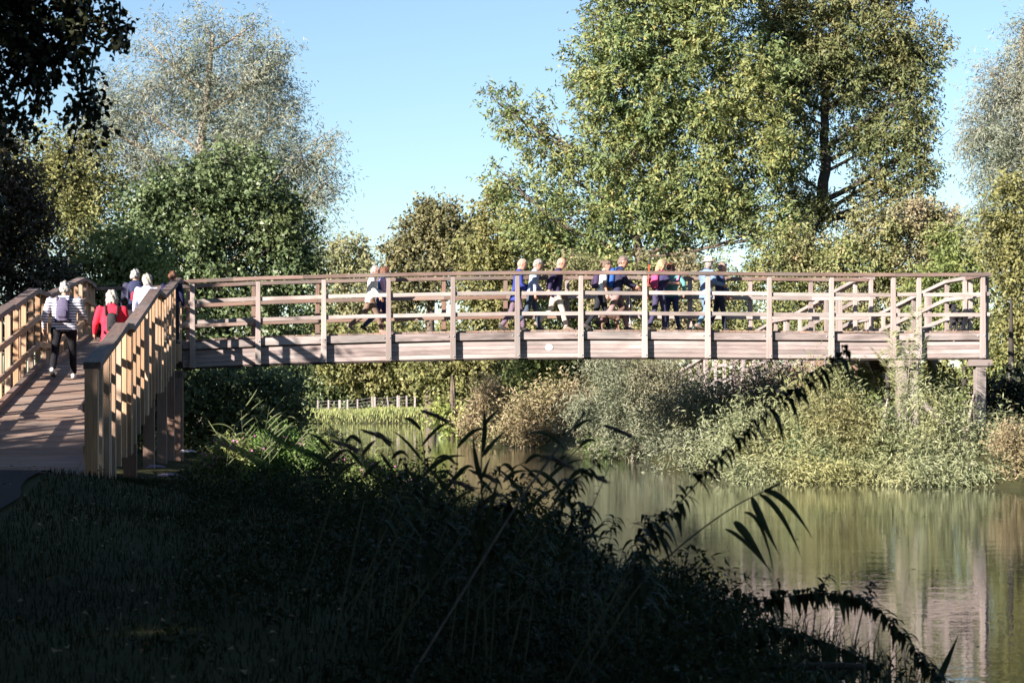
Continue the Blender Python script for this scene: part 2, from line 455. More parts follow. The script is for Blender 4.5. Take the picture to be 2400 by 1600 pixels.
for i in range(len(hr) - 1):
    mid = (hr[i] + hr[i + 1]) / 2
    n = 3
    for k in range(n):
        a = hr[i] + (hr[i + 1] - hr[i]) * k / n; c = hr[i] + (hr[i + 1] - hr[i]) * (k + 1) / n
        plank('handrail', fl(a, 0.04, zt(a) - 0.043), fl(c + 0.001, 0.04, zt(c) - 0.043), 0.17, 0.085, M['wood_rail'], bridge, jit=0.002)
# back side
bs = [s_of(p, BW) for p in BACK_PX]
SB0 = s_of(205, BW)
BDZ = -0.02
for i, s in enumerate(bs):
    z = zt(s) + BDZ
    mt = M['wood_brown'] if BACK_PX[i] < 1250 else M['wood_post']
    tap('post', fl(s, BW - 0.05, z - 2.03), fl(s, BW - 0.05, z - 0.085), BN, 0.125, 0.095, 0.10, mt, bridge)
bb = [SB0] + bs
for i in range(len(bb) - 1):
    a, c = bb[i], bb[i + 1]
    mt = M['wood_brown'] if a < s_of(1300, BW) else M['wood_grey']
    for (t1, t2) in [(-0.465, -0.555), (-0.94, -1.035)]:
        plank('rail', fl(a, BW - 0.13, zt(a) + BDZ + (t1 + t2) / 2), fl(c - 0.002, BW - 0.13, zt(c) + BDZ + (t1 + t2) / 2), 0.05, 0.09, mt, bridge, jit=0.003)
    plank('handrail', fl(a, BW - 0.06, zt(a) + BDZ - 0.043), fl(c - 0.001, BW - 0.06, zt(c) + BDZ - 0.043), 0.16, 0.085, M['wood_rail'] if a < s_of(1300, BW) else M['wood_rail'], bridge)
    plank('kerb_board', fl(a, BW - 0.18, zt(a) - 1.51), fl(c - 0.002, BW - 0.18, zt(c) - 1.51), 0.14, 0.17, M['wood_kerb'], bridge)
    plank('beam_board', fl(a, BW - 0.24, zt(a) - 1.82), fl(c - 0.002, BW - 0.24, zt(c) - 1.82), 0.2, 0.4, M['wood_beam'], bridge)
# deck planks
s = SB0 + 0.1
while s < SE - 0.05:
    z = zt(s) + DECK - 0.03
    plank('deck_board', fl(s, 0.255, z), fl(s, BW - 0.26, z), 0.145, 0.04, M['wood_deck'], bridge)
    s += 0.153
# right end: closing rails and corner post
for (t1, t2) in [(-0.465, -0.555), (-0.94, -1.035), (-1.42, -1.6)]:
    tz = zt(SE) + (t1 + t2) / 2
    plank('end_rail', fl(SE - 0.07, 0.11, tz), fl(SE - 0.07, BW + 0.02, tz), 0.05, t1 - t2, M['wood_grey'], bridge)
tap('post', fl(SE + 0.01, 0.36, zt(SE) - 2.03), fl(SE + 0.01, 0.36, zt(SE) - 0.09), BD, 0.12, 0.1, 0.1, M['wood_post'], bridge)
tap('post', fl(SE + 0.01, BW - 0.05, zt(SE) - 2.03), fl(SE + 0.01, BW - 0.05, zt(SE) - 0.09), BD, 0.12, 0.1, 0.1, M['wood_post'], bridge)
plank('handrail', fl(SE - 0.06, 0.12, zt(SE) - 0.046), fl(SE - 0.06, BW + 0.02, zt(SE) - 0.046), 0.15, 0.08, M['wood_rail'], bridge)
# supports
def column(px, off, name='support_column', wdt=0.24, mat='wood_post', cap=True, dz=0.0):
    s = s_of(px, off); top = zt(s) - 2.065
    base = fl(s, off); zg = gz(base.x, base.y) - 0.25
    if zg < -0.6: zg = -0.6
    plank(name, fl(s, off, zg), fl(s, off, top - (0.16 if cap else 0)), wdt, wdt, M[mat], bridge, up=BN)
    if cap: plank('pile_cap', fl(s - 0.26, off, top - 0.08), fl(s + 0.26, off, top - 0.08), 0.34, 0.155, M['wood_post'], bridge)
column(2296, 0.16); column(2296, BW - 0.2)
column(2112, 0.2, wdt=0.22); column(2140, 0.3, wdt=0.2, cap=False); column(2125, BW - 0.2)
sa = s_of(2146, 0.2)
plank('brace', fl(sa, 0.3, 1.95), fl(sa + 0.75, 0.3, 1.25), 0.09, 0.16, M['wood_post'], bridge)
column(414, 0.2, wdt=0.3, mat='wood_brown', cap=False); column(414, BW - 0.25, wdt=0.28, mat='wood_brown', cap=False)
plank('cross_beam', fl(s_of(395, .2), 0.2, zt(0) - 2.19), fl(s_of(436, .2), 0.2, zt(0) - 2.19), 0.3, 0.14, M['wood_brown'], bridge)

# white waymarker disc screwed to the beam, with a faint grey arrow mark
m, ntm, b = new_mat('white_disc')
sx = ntm.nodes.new('ShaderNodeSeparateXYZ'); ntm.links.new(texco(ntm), sx.inputs[0])
ax = math_n(ntm, 'ABSOLUTE', sx.outputs[0]); yy = sx.outputs[1]
shaft = math_n(ntm, 'MULTIPLY', math_n(ntm, 'LESS_THAN', ax, 0.008), math_n(ntm, 'LESS_THAN', math_n(ntm, 'ABSOLUTE', yy), 0.038))
head = math_n(ntm, 'MULTIPLY', math_n(ntm, 'LESS_THAN', math_n(ntm, 'ADD', ax, yy), 0.04), math_n(ntm, 'GREATER_THAN', yy, 0.008))
mk = math_n(ntm, 'MAXIMUM', shaft, head)
c = mixc(ntm, math_n(ntm, 'MULTIPLY', mk, 0.35), (0.85, 0.85, 0.86), (0.45, 0.43, 0.45)); ntm.links.new(c, b.inputs['Base Color']); b.inputs['Roughness'].default_value = 0.35
V = []; 
for (z, r) in ((0, 0.085), (0.012, 0.085), (0.016, 0.078)):
    for k in range(24): V.append((r * math.cos(k * math.pi / 12), 0.86 * r * math.sin(k * math.pi / 12), z))
me = bpy.data.meshes.new('waymarker_disc')
me.from_pydata(V, [], [(i * 24 + k, i * 24 + (k + 1) % 24, (i + 1) * 24 + (k + 1) % 24, (i + 1) * 24 + k) for i in range(2) for k in range(24)] + [tuple(range(48, 72)), tuple(reversed(range(24)))])
sd = s_of(1287, 0.17); zz = CAMZ + (HOR - 814) / F * fl(sd, 0.17).y
rot = Matrix((( BD.x, 0, -BN.x, 0), (BD.y, 0, -BN.y, 0), (0, 1, 0, 0), (0, 0, 0, 1)))
tag(obj('waymarker_disc', me, m, None, Matrix.Translation(fl(sd, 0.176, zz)) @ rot), 'small white round disc fixed to the side beam of the footbridge', 'sign')

# ------------------------------------------------------------------ ramps
def ramp_build(root, R0, u, prof, LR, LL, W, mats, step=1.0, rail_drop=1.33, skipfoot=False, newel=False, support=(), blt=True):
    """timber ramp: R0 right foot corner, u heading, prof [(q, deck z)], LR/LL rail lengths right and left"""
    nl = Vector((-u.y, u.x, 0))
    qs = [p[0] for p in prof]; zs = [p[1] for p in prof]
    def dz(q): return float(np.interp(q, qs, zs))
    def P(q, off, z): return Vector((R0.x + u.x * q + nl.x * off, R0.y + u.y * q + nl.y * off, z))
    pm, rm, hm, km = mats
    for side in (0, 1):
        L = LL if side else LR
        f = (lambda o: W - o) if side else (lambda o: o)
        brk = sorted(set([0.0, L] + [q for q in qs if 0 < q < L]))
        for i in range(len(brk) - 1):
            a, c = brk[i], brk[i + 1]
            nseg = max(1, int(round((c - a) / 3.0)))
            for k in range(nseg):
                qa = a + (c - a) * k / nseg; qc = a + (c - a) * (k + 1) / nseg
                e = 0.012 if k == 0 and i % 2 == 0 and i else 0.0
                plank('handrail', P(qa - e, f(0.05), dz(qa) + rail_drop - 0.045), P(qc, f(0.05), dz(qc) + rail_drop - 0.045 + (0.015 if i % 2 else 0)), 0.19, 0.085, hm, root, jit=0.004)
                for t in (-0.51, -0.985):
                    plank('rail', P(qa, f(0.125), dz(qa) + rail_drop + t), P(qc, f(0.125), dz(qc) + rail_drop + t), 0.05, 0.10, rm, root, jit=0.003)
                plank('kerb_board', P(qa, f(0.19), dz(qa) + 0.0), P(qc, f(0.19), dz(qc) + 0.0), 0.1, 0.15, km, root)
                plank('side_beam', P(qa, f(0.19), dz(qa) - 0.24), P(qc, f(0.19), dz(qc) - 0.24), 0.16, 0.30, M['wood_brown'], root)
        n = int(L / step); 
        for i in range(n + 1):
            q = 0.06 + i * (L - 0.1) / n
            ww = 0.105
            z = dz(q)
            big = newel and i == 0
            zb = max(z - 0.52, gz(P(q, f(0.05), 0).x, P(q, f(0.05), 0).y) - 0.1)
            plank('post', P(q, f(0.055), zb), P(q, f(0.055), z + rail_drop - 0.085), 0.15 if big else ww, 0.15 if big else 0.09, pm, root, up=nl)
            for qq in ([0.24] if (i % 4 == 2 and blt) else []):
                if q + qq < L - .1: plank('post', P(q + qq, f(0.055), z - 0.5), P(q + qq, f(0.055), dz(q + qq) + rail_drop - 0.085), ww, 0.09, pm, root, up=nl)
    q = 0.08
    while q < LR - 0.02:
        z = dz(q) - 0.022; sl_ = (dz(q + 0.07) - dz(q - 0.07)) / 0.14
        plank('deck_board', P(q, 0.245, z), P(q, W - 0.245, z), 0.140, 0.04, M['wood_deck'], root, up=Vector((-u.x * sl_, -u.y * sl_, 1)).normalized(), jit=0.001)
        q += 0.149
    for q in support:
        for o_ in (0.19, W - 0.19):
            p = P(q, o_, 0); zg = gz(p.x, p.y) - 0.3
            if dz(q) - 0.4 - zg > 0.3:
                plank('support_column', P(q, o_, max(zg, -0.5)), P(q, o_, dz(q) - 0.395), 0.2, 0.2, M['wood_brown'], root, up=nl)
        if dz(q) - gz(P(q, 1, 0).x, P(q, 1, 0).y) > 1.0:
            plank('cross_beam', P(q, 0.1, dz(q) - 0.47), P(q, W - 0.1, dz(q) - 0.47), 0.14, 0.15, M['wood_brown'], root)
    return P, dz

U = Vector((-0.1254, 0.9921, 0)).normalized()
R0 = Vector((-4.66, 22.0, 0))
endp = fl(S0, 0.0); LR = (endp - R0).dot(U)
def lin(q): return -1.422 + 0.1061 * (R0.y + U.y * q)
def profile(L, z0, slope, joints, sign=1):
    pr = []; last = 0.0
    for j in joints + [L + 0.6]:
        seg = j - last
        pr.append((last, z0 + sign * slope * last - 0.03)); pr.append((last + 0.80 * seg, z0 + sign * slope * j - 0.02)); pr.append((j - 0.02, z0 + sign * slope * j))
        last = j
    return pr
PR1 = profile(LR, lin(0), 0.1061 * U.y, [0.262 * 22.8, 0.647 * 22.8])
dk = zt(S0) + DECK
PR1 = [(q, min(z, dk)) for q, z in PR1] + [(LR + 3, dk)]
ramp1 = thing('wooden_ramp', 'brown timber approach ramp with shadow striped deck rising to the bridge from the asphalt path', 'ramp', (R0.x, R0.y, 0.9))
P1, dz1 = ramp_build(ramp1, R0, U, PR1, LR, LR + 1.5, 2.2, (M['wood_tan'], M['wood_tan'], M['wood_rail'], M['wood_brown']), 1.0, 1.33, newel=True, support=(3.0, 8.5, 13.5, 18.0, 21.5))
plank('foot_board', P1(-0.02, 0.0, lin(0) - 0.02), P1(-0.02, 2.2, lin(0) - 0.02), 0.1, 0.12, M['wood_grey'], ramp1)
# landing filling the corner between ramp and bridge
for k in range(11):
    o_ = 0.1 + k * 0.15
    a = P1(LR + o_, 0.2, dk - 0.075); c = P1(LR + o_, 2.0, dk - 0.075)
    plank('landing_board', a, c, 0.14, 0.04, M['wood_deck'], ramp1)

# ramp leaving the far end of the bridge, away from the camera
R2b = fl(SE - 0.07, BW - 0.1)      # right edge of ramp 2 where it leaves the bridge
L2 = 24.5
zd = zt(SE) + DECK
ramp2 = thing('wooden_ramp', 'pale grey timber ramp descending behind the bridge to the shrubby bank', 'ramp', (R2b.x, R2b.y, 0.9))
PR2 = profile(L2, zd + 0.03, 0.095, [1.2, 9.0, 16.5], -1)
PR2 = sorted([(0, zd), (1.2, zd), (7.6, zd - 0.68), (9.0, zd - 0.69), (15.2, zd - 1.36), (16.6, zd - 1.37), (23.0, zd - 2.05), (L2 + 1, zd - 2.1)])
P2, dz2 = ramp_build(ramp2, R2b, U, PR2, L2, L2, 2.5, (M['wood_post'], M['wood_grey'], M['wood_grey'], M['wood_kerb']), 1.25, 1.36, support=(2.0, 7.0, 12.0, 17.0), blt=True)
# ------------------------------------------------------------------ foliage builders
def leaf_quads(C, D, N, L, Wd, fold=0.25):
    """one folded kite-shaped blade per row; returns verts, quads"""
    n = len(C)
    T = norm(np.cross(N, D)); Nn = np.cross(D, T)
    L = np.asarray(L).reshape(-1, 1); Wd = np.asarray(Wd).reshape(-1, 1)
    v0 = C; v2 = C + D * L - Nn * L * 0.10
    mid = C + D * L * 0.45
    v1 = mid + T * Wd * 0.5 + Nn * Wd * fold; v3 = mid - T * Wd * 0.5 + Nn * Wd * fold
    V = np.stack([v0, v1, v2, v3], 1).reshape(-1, 3)
    Q = np.arange(n * 4, dtype=np.int32).reshape(n, 4)
    return V, Q

def clump_points(rng, c, r, nspray, K, sub=0.42, shell=0.55, flat=1.0):
    """spray roots and outward directions for a crown lobe made of K smaller clumps"""
    d = norm(rng.normal(size=(K, 3)))
    rad = 1 - shell * rng.random((K, 1)) ** 1.5
    ck = c + d * r * rad * (1 - sub * 0.6)
    sz = sub * (0.65 + 0.7 * rng.random((K, 1))) * r
    idx = rng.integers(0, K, nspray)
    dd = norm(rng.normal(size=(nspray, 3)))
    rr = 0.35 + 0.65 * rng.random((nspray, 1)) ** 0.6
    P = ck[idx] + dd * sz[idx] * rr
    out = norm(dd * 0.9 + d[idx] * 0.35)
    return P, out, ck

DENS = 3.2; LSC = 0.74
SUNV = np.array([sd_.x, sd_.y, sd_.z])
def foliage(rng, lobes, dens, L, Wd, spray=0.5, per=7, droop=0.15, up=0.25, K=16, sub=0.42, shell=0.6, light=0.5, randn=0.7, clear=None):
    """lobes: [(centre xyz, radii xyz, density factor)]"""
    VV = []; NQ = 0; cks = []; sub0 = sub
    for (c, r, df) in lobes:
        c = np.array(c, dtype=float); r = np.array(r, dtype=float)
        ns = max(12, int(dens * DENS * df * r[0] * r[2]))
        k = max(8, int(1.9 * K * df ** 0.5)); sub = sub0 * 0.70
        P, out, ck = clump_points(rng, c, r, ns, k, sub, shell)
        cks.append((c, ck))
        SD = norm(out * 0.75 + rng.normal(size=P.shape) * 0.45 + np.array([0, 0, up]))
        NS = norm(out * 0.9 + np.array([0, 0, 0.4]) + SUNV * light * 0.5 + rng.normal(size=P.shape) * randn * 0.75)
        TS = norm(np.cross(NS, SD))
        P = np.repeat(P, per, 0); SDr = np.repeat(SD, per, 0); NSr = np.repeat(NS, per, 0); TSr = np.repeat(TS, per, 0)
        s = rng.random((len(P), 1)); sg = np.where(rng.random((len(P), 1)) < 0.5, -1.0, 1.0)
        sl_ = spray * (0.6 + 0.8 * rng.random((len(P), 1)))
        P = P + SDr * sl_ * s + rng.normal(size=P.shape) * spray * 0.09 - np.array([0, 0, 1]) * (droop * spray * s * s)
        LD = norm(SDr * 0.55 + TSr * sg * 0.6 + rng.normal(size=P.shape) * 0.35 - np.array([0, 0, droop]))
        N = norm(NSr + rng.normal(size=P.shape) * 0.35)
        if clear is not None:
            keep = P[:, 2] > clear; P, LD, N = P[keep], LD[keep], N[keep]
        n = len(P)
        V, Q = leaf_quads(P, LD, N, LSC * L * (0.65 + 0.7 * rng.random(n)), LSC * Wd * (0.7 + 0.6 * rng.random(n)))
        VV.append(V); NQ += n
    V = np.concatenate(VV)
    return V, np.arange(NQ * 4, dtype=np.int32).reshape(NQ, 4), cks

def lobe(px, py, rx, ry, Y, df=1.0, dy=None):
    """a crown lobe whose outline covers the photo ellipse px,py,rx,ry when it stands at distance Y"""
    c = at(px, py, Y); k = Y / F
    return ((c.x, c.y, c.z), (rx * k, dy if dy else 0.5 * (rx + ry) * k, ry * k), df)

def woody(name, label, cat, base, trunk, lobes, leaf, lm, bm, group=None, seed=1, r0=0.25, twigs=6, limbs=True, clear=None, crown_name='crown', extra=None):
    """trunk: polyline of points (first is the foot); each lobe is reached by a limb"""
    rng = np.random.default_rng(seed)
    root = thing(name, label, cat, base, 0, group)
    n = len(trunk)
    tr = [Vector(p) for p in trunk]
    fine = []
    for i in range(n - 1):
        for k in range(4):
            t = k / 4; p = tr[i].lerp(tr[i + 1], t); fine.append(p + Vector(rng.normal(size=3)) * r0 * 0.12)
    fine.append(tr[-1])
    V, Q, T = tube_geo(fine, [max(0.02, r0 * (1.15 - 0.85 * i / (len(fine) - 1))) for i in range(len(fine))], 9)
    obj('trunk', mesh_np('trunk', V, Q, T, True), bm, root)
    V, Q, cks = foliage(rng, lobes, clear=clear, **leaf)
    if limbs:
        for (c, ck) in cks:
            cv = Vector(c); 
            best = min(fine[len(fine) // 4:], key=lambda p: (p - cv).length + 2.0 * max(0, p.z - cv.z + 0.6 * math.hypot(p.x - cv.x, p.y - cv.y)))
            mid = best.lerp(cv, 0.5) + Vector(rng.normal(size=3)) * 0.08 * (cv - best).length + Vector((0, 0, -0.06 * (cv - best).length))
            ln = (cv - best).length
            g = Geo(); ra = min(r0 * 0.42, 0.025 + 0.022 * ln)
            path = bez(best, mid, cv, 7)
            g.tube(path, [ra * (1 - 0.6 * i / 6) for i in range(7)], 6)
            for j in range(min(twigs, len(ck))):
                e = Vector(ck[j]); st = path[rng.integers(3, 7)]
                m2 = st.lerp(e, 0.5) + Vector(rng.normal(size=3)) * 0.12 * (e - st).length
                g.tube(bez(st, m2, e + (e - st) * 0.25, 6), [ra * 0.38 * (1 - 0.8 * i / 5) for i in range(6)], 4)
            obj('branch', g.mesh('branch'), bm, root)
    obj(crown_name, mesh_np(crown_name, V, Q), lm, root)
    if extra: extra(root, rng)
    return root

# leaf colours
M['ash'] = leafmat('ash_leaves', [(0.0, (0.045, 0.075, 0.028)), (0.4, (0.085, 0.13, 0.04)), (0.66, (0.14, 0.175, 0.05)), (0.84, (0.25, 0.225, 0.055)), (1.0, (0.36, 0.23, 0.07))], (0.18, 0.185, 0.05), 0.28, 0.3)
M['ash_dull'] = leafmat('ash_leaves_dull', [(0.0, (0.05, 0.07, 0.028)), (0.5, (0.09, 0.115, 0.038)), (0.85, (0.16, 0.155, 0.05)), (1.0, (0.28, 0.17, 0.08))], (0.17, 0.145, 0.05), 0.3, 0.3)
M['willow'] = leafmat('willow_leaves', [(0.0, (0.075, 0.095, 0.06)), (0.5, (0.14, 0.165, 0.11)), (0.85, (0.23, 0.24, 0.18)), (1.0, (0.31, 0.27, 0.19))], (0.19, 0.18, 0.14), 0.3, 0.35)
M['willow_bank'] = leafmat('bank_willow_leaves', [(0.0, (0.08, 0.10, 0.045)), (0.5, (0.16, 0.185, 0.085)), (0.85, (0.25, 0.26, 0.135)), (1.0, (0.34, 0.31, 0.15))], (0.25, 0.23, 0.06), 0.35, 0.5)
M['willow_grey'] = leafmat('grey_willow_leaves', [(0.0, (0.065, 0.08, 0.045)), (0.5, (0.14, 0.16, 0.095)), (0.85, (0.23, 0.235, 0.155)), (1.0, (0.30, 0.27, 0.17))], (0.20, 0.16, 0.09), 0.5, 0.4)
M['willow_green'] = leafmat('green_willow_leaves', [(0.0, (0.05, 0.08, 0.03)), (0.5, (0.11, 0.15, 0.06)), (0.85, (0.20, 0.23, 0.11)), (1.0, (0.28, 0.26, 0.13))], (0.24, 0.20, 0.07), 0.5, 0.4)
M['alder'] = leafmat('alder_leaves', [(0.0, (0.034, 0.056, 0.024)), (0.5, (0.065, 0.10, 0.036)), (0.9, (0.12, 0.155, 0.055)), (1.0, (0.20, 0.22, 0.09))], (0.10, 0.125, 0.04), 0.4, 0.38, 0.22, 0.45)
M['olive'] = leafmat('olive_leaves', [(0.0, (0.06, 0.075, 0.022)), (0.5, (0.12, 0.13, 0.035)), (0.9, (0.20, 0.19, 0.05)), (1.0, (0.28, 0.22, 0.07))], (0.17, 0.15, 0.05), 0.35, 0.3)
M['oak'] = leafmat('oak_leaves', [(0.0, (0.06, 0.07, 0.028)), (0.5, (0.115, 0.115, 0.045)), (0.85, (0.18, 0.16, 0.065)), (1.0, (0.25, 0.18, 0.085))], (0.17, 0.145, 0.065), 0.25, 0.25)
M['far'] = leafmat('far_leaves', [(0.0, (0.10, 0.125, 0.06)), (0.6, (0.18, 0.19, 0.08)), (1.0, (0.28, 0.25, 0.11))], (0.22, 0.19, 0.09), 0.2, 0.2)
M['bramble'] = leafmat('hedge_leaves', [(0.0, (0.06, 0.08, 0.025)), (0.45, (0.12, 0.145, 0.04)), (0.8, (0.21, 0.20, 0.07)), (0.94, (0.28, 0.21, 0.13)), (1.0, (0.30, 0.10, 0.07))], (0.27, 0.195, 0.135), 0.40, 0.25)
M['hedge_green'] = leafmat('green_hedge_leaves', [(0.0, (0.05, 0.075, 0.02)), (0.5, (0.11, 0.15, 0.035)), (0.9, (0.20, 0.23, 0.05)), (1.0, (0.28, 0.24, 0.06))], (0.19, 0.20, 0.05), 0.5, 0.35)
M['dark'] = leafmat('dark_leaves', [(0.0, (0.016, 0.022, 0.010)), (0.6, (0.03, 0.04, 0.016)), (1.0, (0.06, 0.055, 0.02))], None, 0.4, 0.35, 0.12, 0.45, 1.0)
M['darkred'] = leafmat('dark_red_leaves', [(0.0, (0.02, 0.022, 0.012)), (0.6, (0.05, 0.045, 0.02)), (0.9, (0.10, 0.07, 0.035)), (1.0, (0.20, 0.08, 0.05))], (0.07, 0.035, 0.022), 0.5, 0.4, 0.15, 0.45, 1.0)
M['balsam'] = leafmat('balsam_leaves', [(0.0, (0.12, 0.11, 0.05)), (0.5, (0.22, 0.17, 0.09)), (0.85, (0.30, 0.22, 0.13)), (1.0, (0.36, 0.20, 0.22))], (0.20, 0.20, 0.07), 0.4, 0.3)
M['yellowgreen'] = leafmat('yellow_green_leaves', [(0.0, (0.10, 0.14, 0.02)), (0.5, (0.22, 0.25, 0.04)), (1.0, (0.36, 0.34, 0.07))], (0.10, 0.15, 0.03), 0.5, 0.4)
M['lush'] = leafmat('lush_leaves', [(0.0, (0.05, 0.10, 0.015)), (0.6, (0.10, 0.19, 0.025)), (1.0, (0.18, 0.26, 0.05))], None, 0.4, 0.4)

def ground_at(px, Y):
    x = (px - 1200) / F * Y; return Vector((x, Y, gz(x, Y)))

# ------------------------------------------------------------------ trees beyond the bridge
Yg = 82.0
woody('ash_tree', 'tall spreading ash tree with yellowing leaves, trunk leaning, behind the middle of the bridge', 'tree', ground_at(1520, Yg),
      [ground_at(1520, Yg), at(1505, 640, Yg), at(1490, 560, Yg), at(1450, 460, Yg), at(1500, 330, Yg), at(1540, 150, Yg), at(1570, -40, Yg)],
      [lobe(1560, 100, 190, 150, Yg), lobe(1440, 180, 130, 140, Yg), lobe(1420, 340, 140, 120, Yg), lobe(1590, 330, 170, 150, Yg), lobe(1730, 180, 150, 160, Yg),
       lobe(1760, 380, 130, 130, Yg), lobe(1680, -40, 230, 110, Yg, 0.7), lobe(1470, -10, 110, 90, Yg, 0.7), lobe(1300, 520, 150, 80, Yg), lobe(1480, 500, 150, 100, Yg), lobe(1670, 510, 150, 95, Yg),
       lobe(1225, 285, 95, 85, Yg, 0.42), lobe(1165, 240, 50, 45, Yg, 0.35), lobe(1200, 430, 70, 50, Yg, 0.55), lobe(1390, 60, 55, 60, Yg, 0.5), lobe(1300, 390, 80, 60, Yg, 0.6), lobe(1790, 530, 90, 70, Yg, .8)],
      dict(dens=41, L=0.27, Wd=0.105, spray=0.62, per=12, droop=0.25, K=20, sub=0.36, shell=0.7), M['ash'], M['bark'], seed=3, r0=0.22)
Yr = 84.0
woody('ash_tree', 'thinner ash tree with dark forked trunk and browning leaves showing sky through its crown', 'tree', ground_at(1890, Yr),
      [ground_at(1885, Yr), at(1895, 560, Yr), at(1925, 470, Yr), at(1938, 380, Yr), at(1932, 260, Yr), at(1950, 120, Yr), at(1990, 0, Yr)],
      [lobe(2000, 80, 150, 110, Yr, 0.85), lobe(2110, 120, 100, 110, Yr, 0.7), lobe(1900, 110, 110, 120, Yr, 0.9), lobe(2110, 270, 95, 110, Yr, 0.55), lobe(2150, 200, 60, 80, Yr, 0.5),
       lobe(2100, 400, 100, 90, Yr, 0.55), lobe(2010, 290, 90, 70, Yr, 0.4), lobe(1905, 500, 60, 70, Yr, 1.3), lobe(1990, 490, 80, 50, Yr, 0.3), lobe(2050, -30, 150, 60, Yr, 0.7), lobe(1860, 250, 60, 90, Yr, .7), lobe(1870, 150, 90, 90, Yr, .9), lobe(1985, 190, 90, 60, Yr, .7), lobe(2060, 330, 80, 80, Yr, .6), lobe(1840, 400, 60, 90, Yr, .7), lobe(2060, 180, 100, 80, Yr, .7), lobe(1950, 20, 120, 70, Yr, .8), lobe(1820, 50, 80, 80, Yr, .8), lobe(1830, -30, 110, 50, Yr, .8), lobe(1830, 200, 70, 90, Yr, .8), lobe(1990, 340, 70, 60, Yr, .45), lobe(1890, 330, 50, 70, Yr, .6), lobe(2150, 330, 70, 90, Yr, .6), lobe(2170, 120, 60, 90, Yr, .5), lobe(2050, 450, 80, 50, Yr, .45), lobe(2130, 450, 70, 50, Yr, .5), lobe(1960, 240, 70, 50, Yr, .5)],
      dict(dens=41, L=0.26, Wd=0.10, spray=0.62, per=12, droop=0.35, K=17, sub=0.36, shell=0.8), M['ash_dull'], M['bark_dark'], seed=5, r0=0.30)
Yw = 64.0
woody('willow_tree', 'tall grey green willow with fine leaves beside the far end of the bridge', 'tree', ground_at(2420, Yw),
      [ground_at(2420, Yw), at(2410, 600, Yw), at(2400, 380, Yw), at(2390, 180, Yw), at(2400, 60, Yw)],
      [lobe(2370, 220, 105, 110, Yw, 0.8), lobe(2330, 330, 85, 100, Yw, 0.75), lobe(2410, 90, 70, 80, Yw, 0.5), lobe(2320, 170, 55, 60, Yw, 0.3), lobe(2420, 380, 110, 120, Yw), lobe(2340, 440, 70, 60, Yw, 0.8), lobe(2290, 300, 50, 80, Yw, .5), lobe(2310, 520, 60, 60, Yw, .8), lobe(2380, 600, 80, 80, Yw, .8)],
      dict(dens=150, L=0.22, Wd=0.040, spray=0.7, per=9, droop=0.5, up=0.5, K=18, sub=0.42, shell=0.8, randn=0.9), M['willow'], M['bark_pale'], seed=8, r0=0.22)
Yl = 78.0
woody('willow_tree', 'large wispy silver grey willow rising behind the dark green alder', 'tree', ground_at(470, Yl),
      [ground_at(470, Yl), at(470, 650, Yl), at(460, 450, Yl), at(480, 260, Yl), at(500, 80, Yl)],
      [lobe(520, 170, 115, 130, Yl, 0.75), lobe(600, 190, 85, 120, Yl, 0.75), lobe(660, 270, 60, 90, Yl, 0.7), lobe(430, 210, 90, 150, Yl, 0.5), lobe(330, 260, 100, 150, Yl, 0.5), lobe(250, 300, 90, 140, Yl, 0.7),
       lobe(710, 380, 80, 75, Yl, 0.75), lobe(775, 340, 40, 45, Yl, 0.5), lobe(570, 380, 160, 110, Yl, 0.9), lobe(390, 400, 150, 90, Yl, 0.8), lobe(760, 430, 50, 50, Yl, 0.5), lobe(715, 480, 75, 70, Yl, .8), lobe(700, 570, 70, 70, Yl, .8), lobe(540, 290, 150, 100, Yl, .7), lobe(650, 150, 45, 70, Yl, .4), lobe(480, 60, 60, 55, Yl, 0.35), lobe(590, 60, 40, 55, Yl, 0.35), lobe(350, 100, 70, 70, Yl, 0.28)],
      dict(dens=60, L=0.26, Wd=0.05, spray=0.95, per=11, droop=0.5, up=0.6, K=16, sub=0.40, shell=0.85, randn=0.9), M['willow'], M['bark_pale'], seed=9, r0=0.3)
# bare upright pinkish stems inside that willow are part of its look
Ya = 62.0
woody('alder_tree', 'bushy dark green alder with glossy round leaves at the near end of the bridge', 'tree', ground_at(520, Ya),
      [ground_at(520, Ya), at(520, 850, Ya), at(515, 650, Ya), at(520, 480, Ya), at(530, 370, Ya)],
      [lobe(500, 420, 120, 85, Ya), lobe(600, 460, 110, 95, Ya), lobe(390, 470, 110, 90, Ya), lobe(660, 560, 95, 110, Ya), lobe(500, 560, 150, 110, Ya), lobe(340, 580, 130, 100, Ya), lobe(690, 650, 70, 100, Ya),
       lobe(560, 700, 150, 110, Ya), lobe(390, 720, 130, 110, Ya), lobe(640, 820, 110, 100, Ya), lobe(490, 850, 130, 100, Ya), lobe(380, 900, 130, 100, Ya, .8), lobe(580, 950, 130, 70, Ya)],
      dict(dens=95, L=0.18, Wd=0.13, spray=0.5, per=8, droop=0.3, K=24, sub=0.28, shell=0.8, light=0.1, randn=1.0), M['alder'], M['bark_dark'], seed=12, r0=0.25)
Yu = 51.0
woody('alder_bush', 'shaded low alder bush below the near end of the bridge', 'bush', ground_at(500, Yu), [ground_at(500, Yu), at(500, 950, Yu), at(500, 900, Yu)],
      [lobe(470, 920, 70, 55, Yu), lobe(560, 910, 80, 55, Yu), lobe(650, 930, 70, 50, Yu), lobe(500, 985, 90, 45, Yu), lobe(610, 990, 90, 40, Yu), lobe(690, 985, 40, 35, Yu), lobe(400, 960, 80, 60, Yu), lobe(320, 940, 90, 70, Yu), lobe(330, 1030, 90, 40, Yu), lobe(450, 1040, 90, 35, Yu)],
      dict(dens=130, L=0.15, Wd=0.11, spray=0.45, per=8, K=18, sub=0.36, shell=0.6), M['alder'], M['bark_dark'], seed=13, r0=0.07)
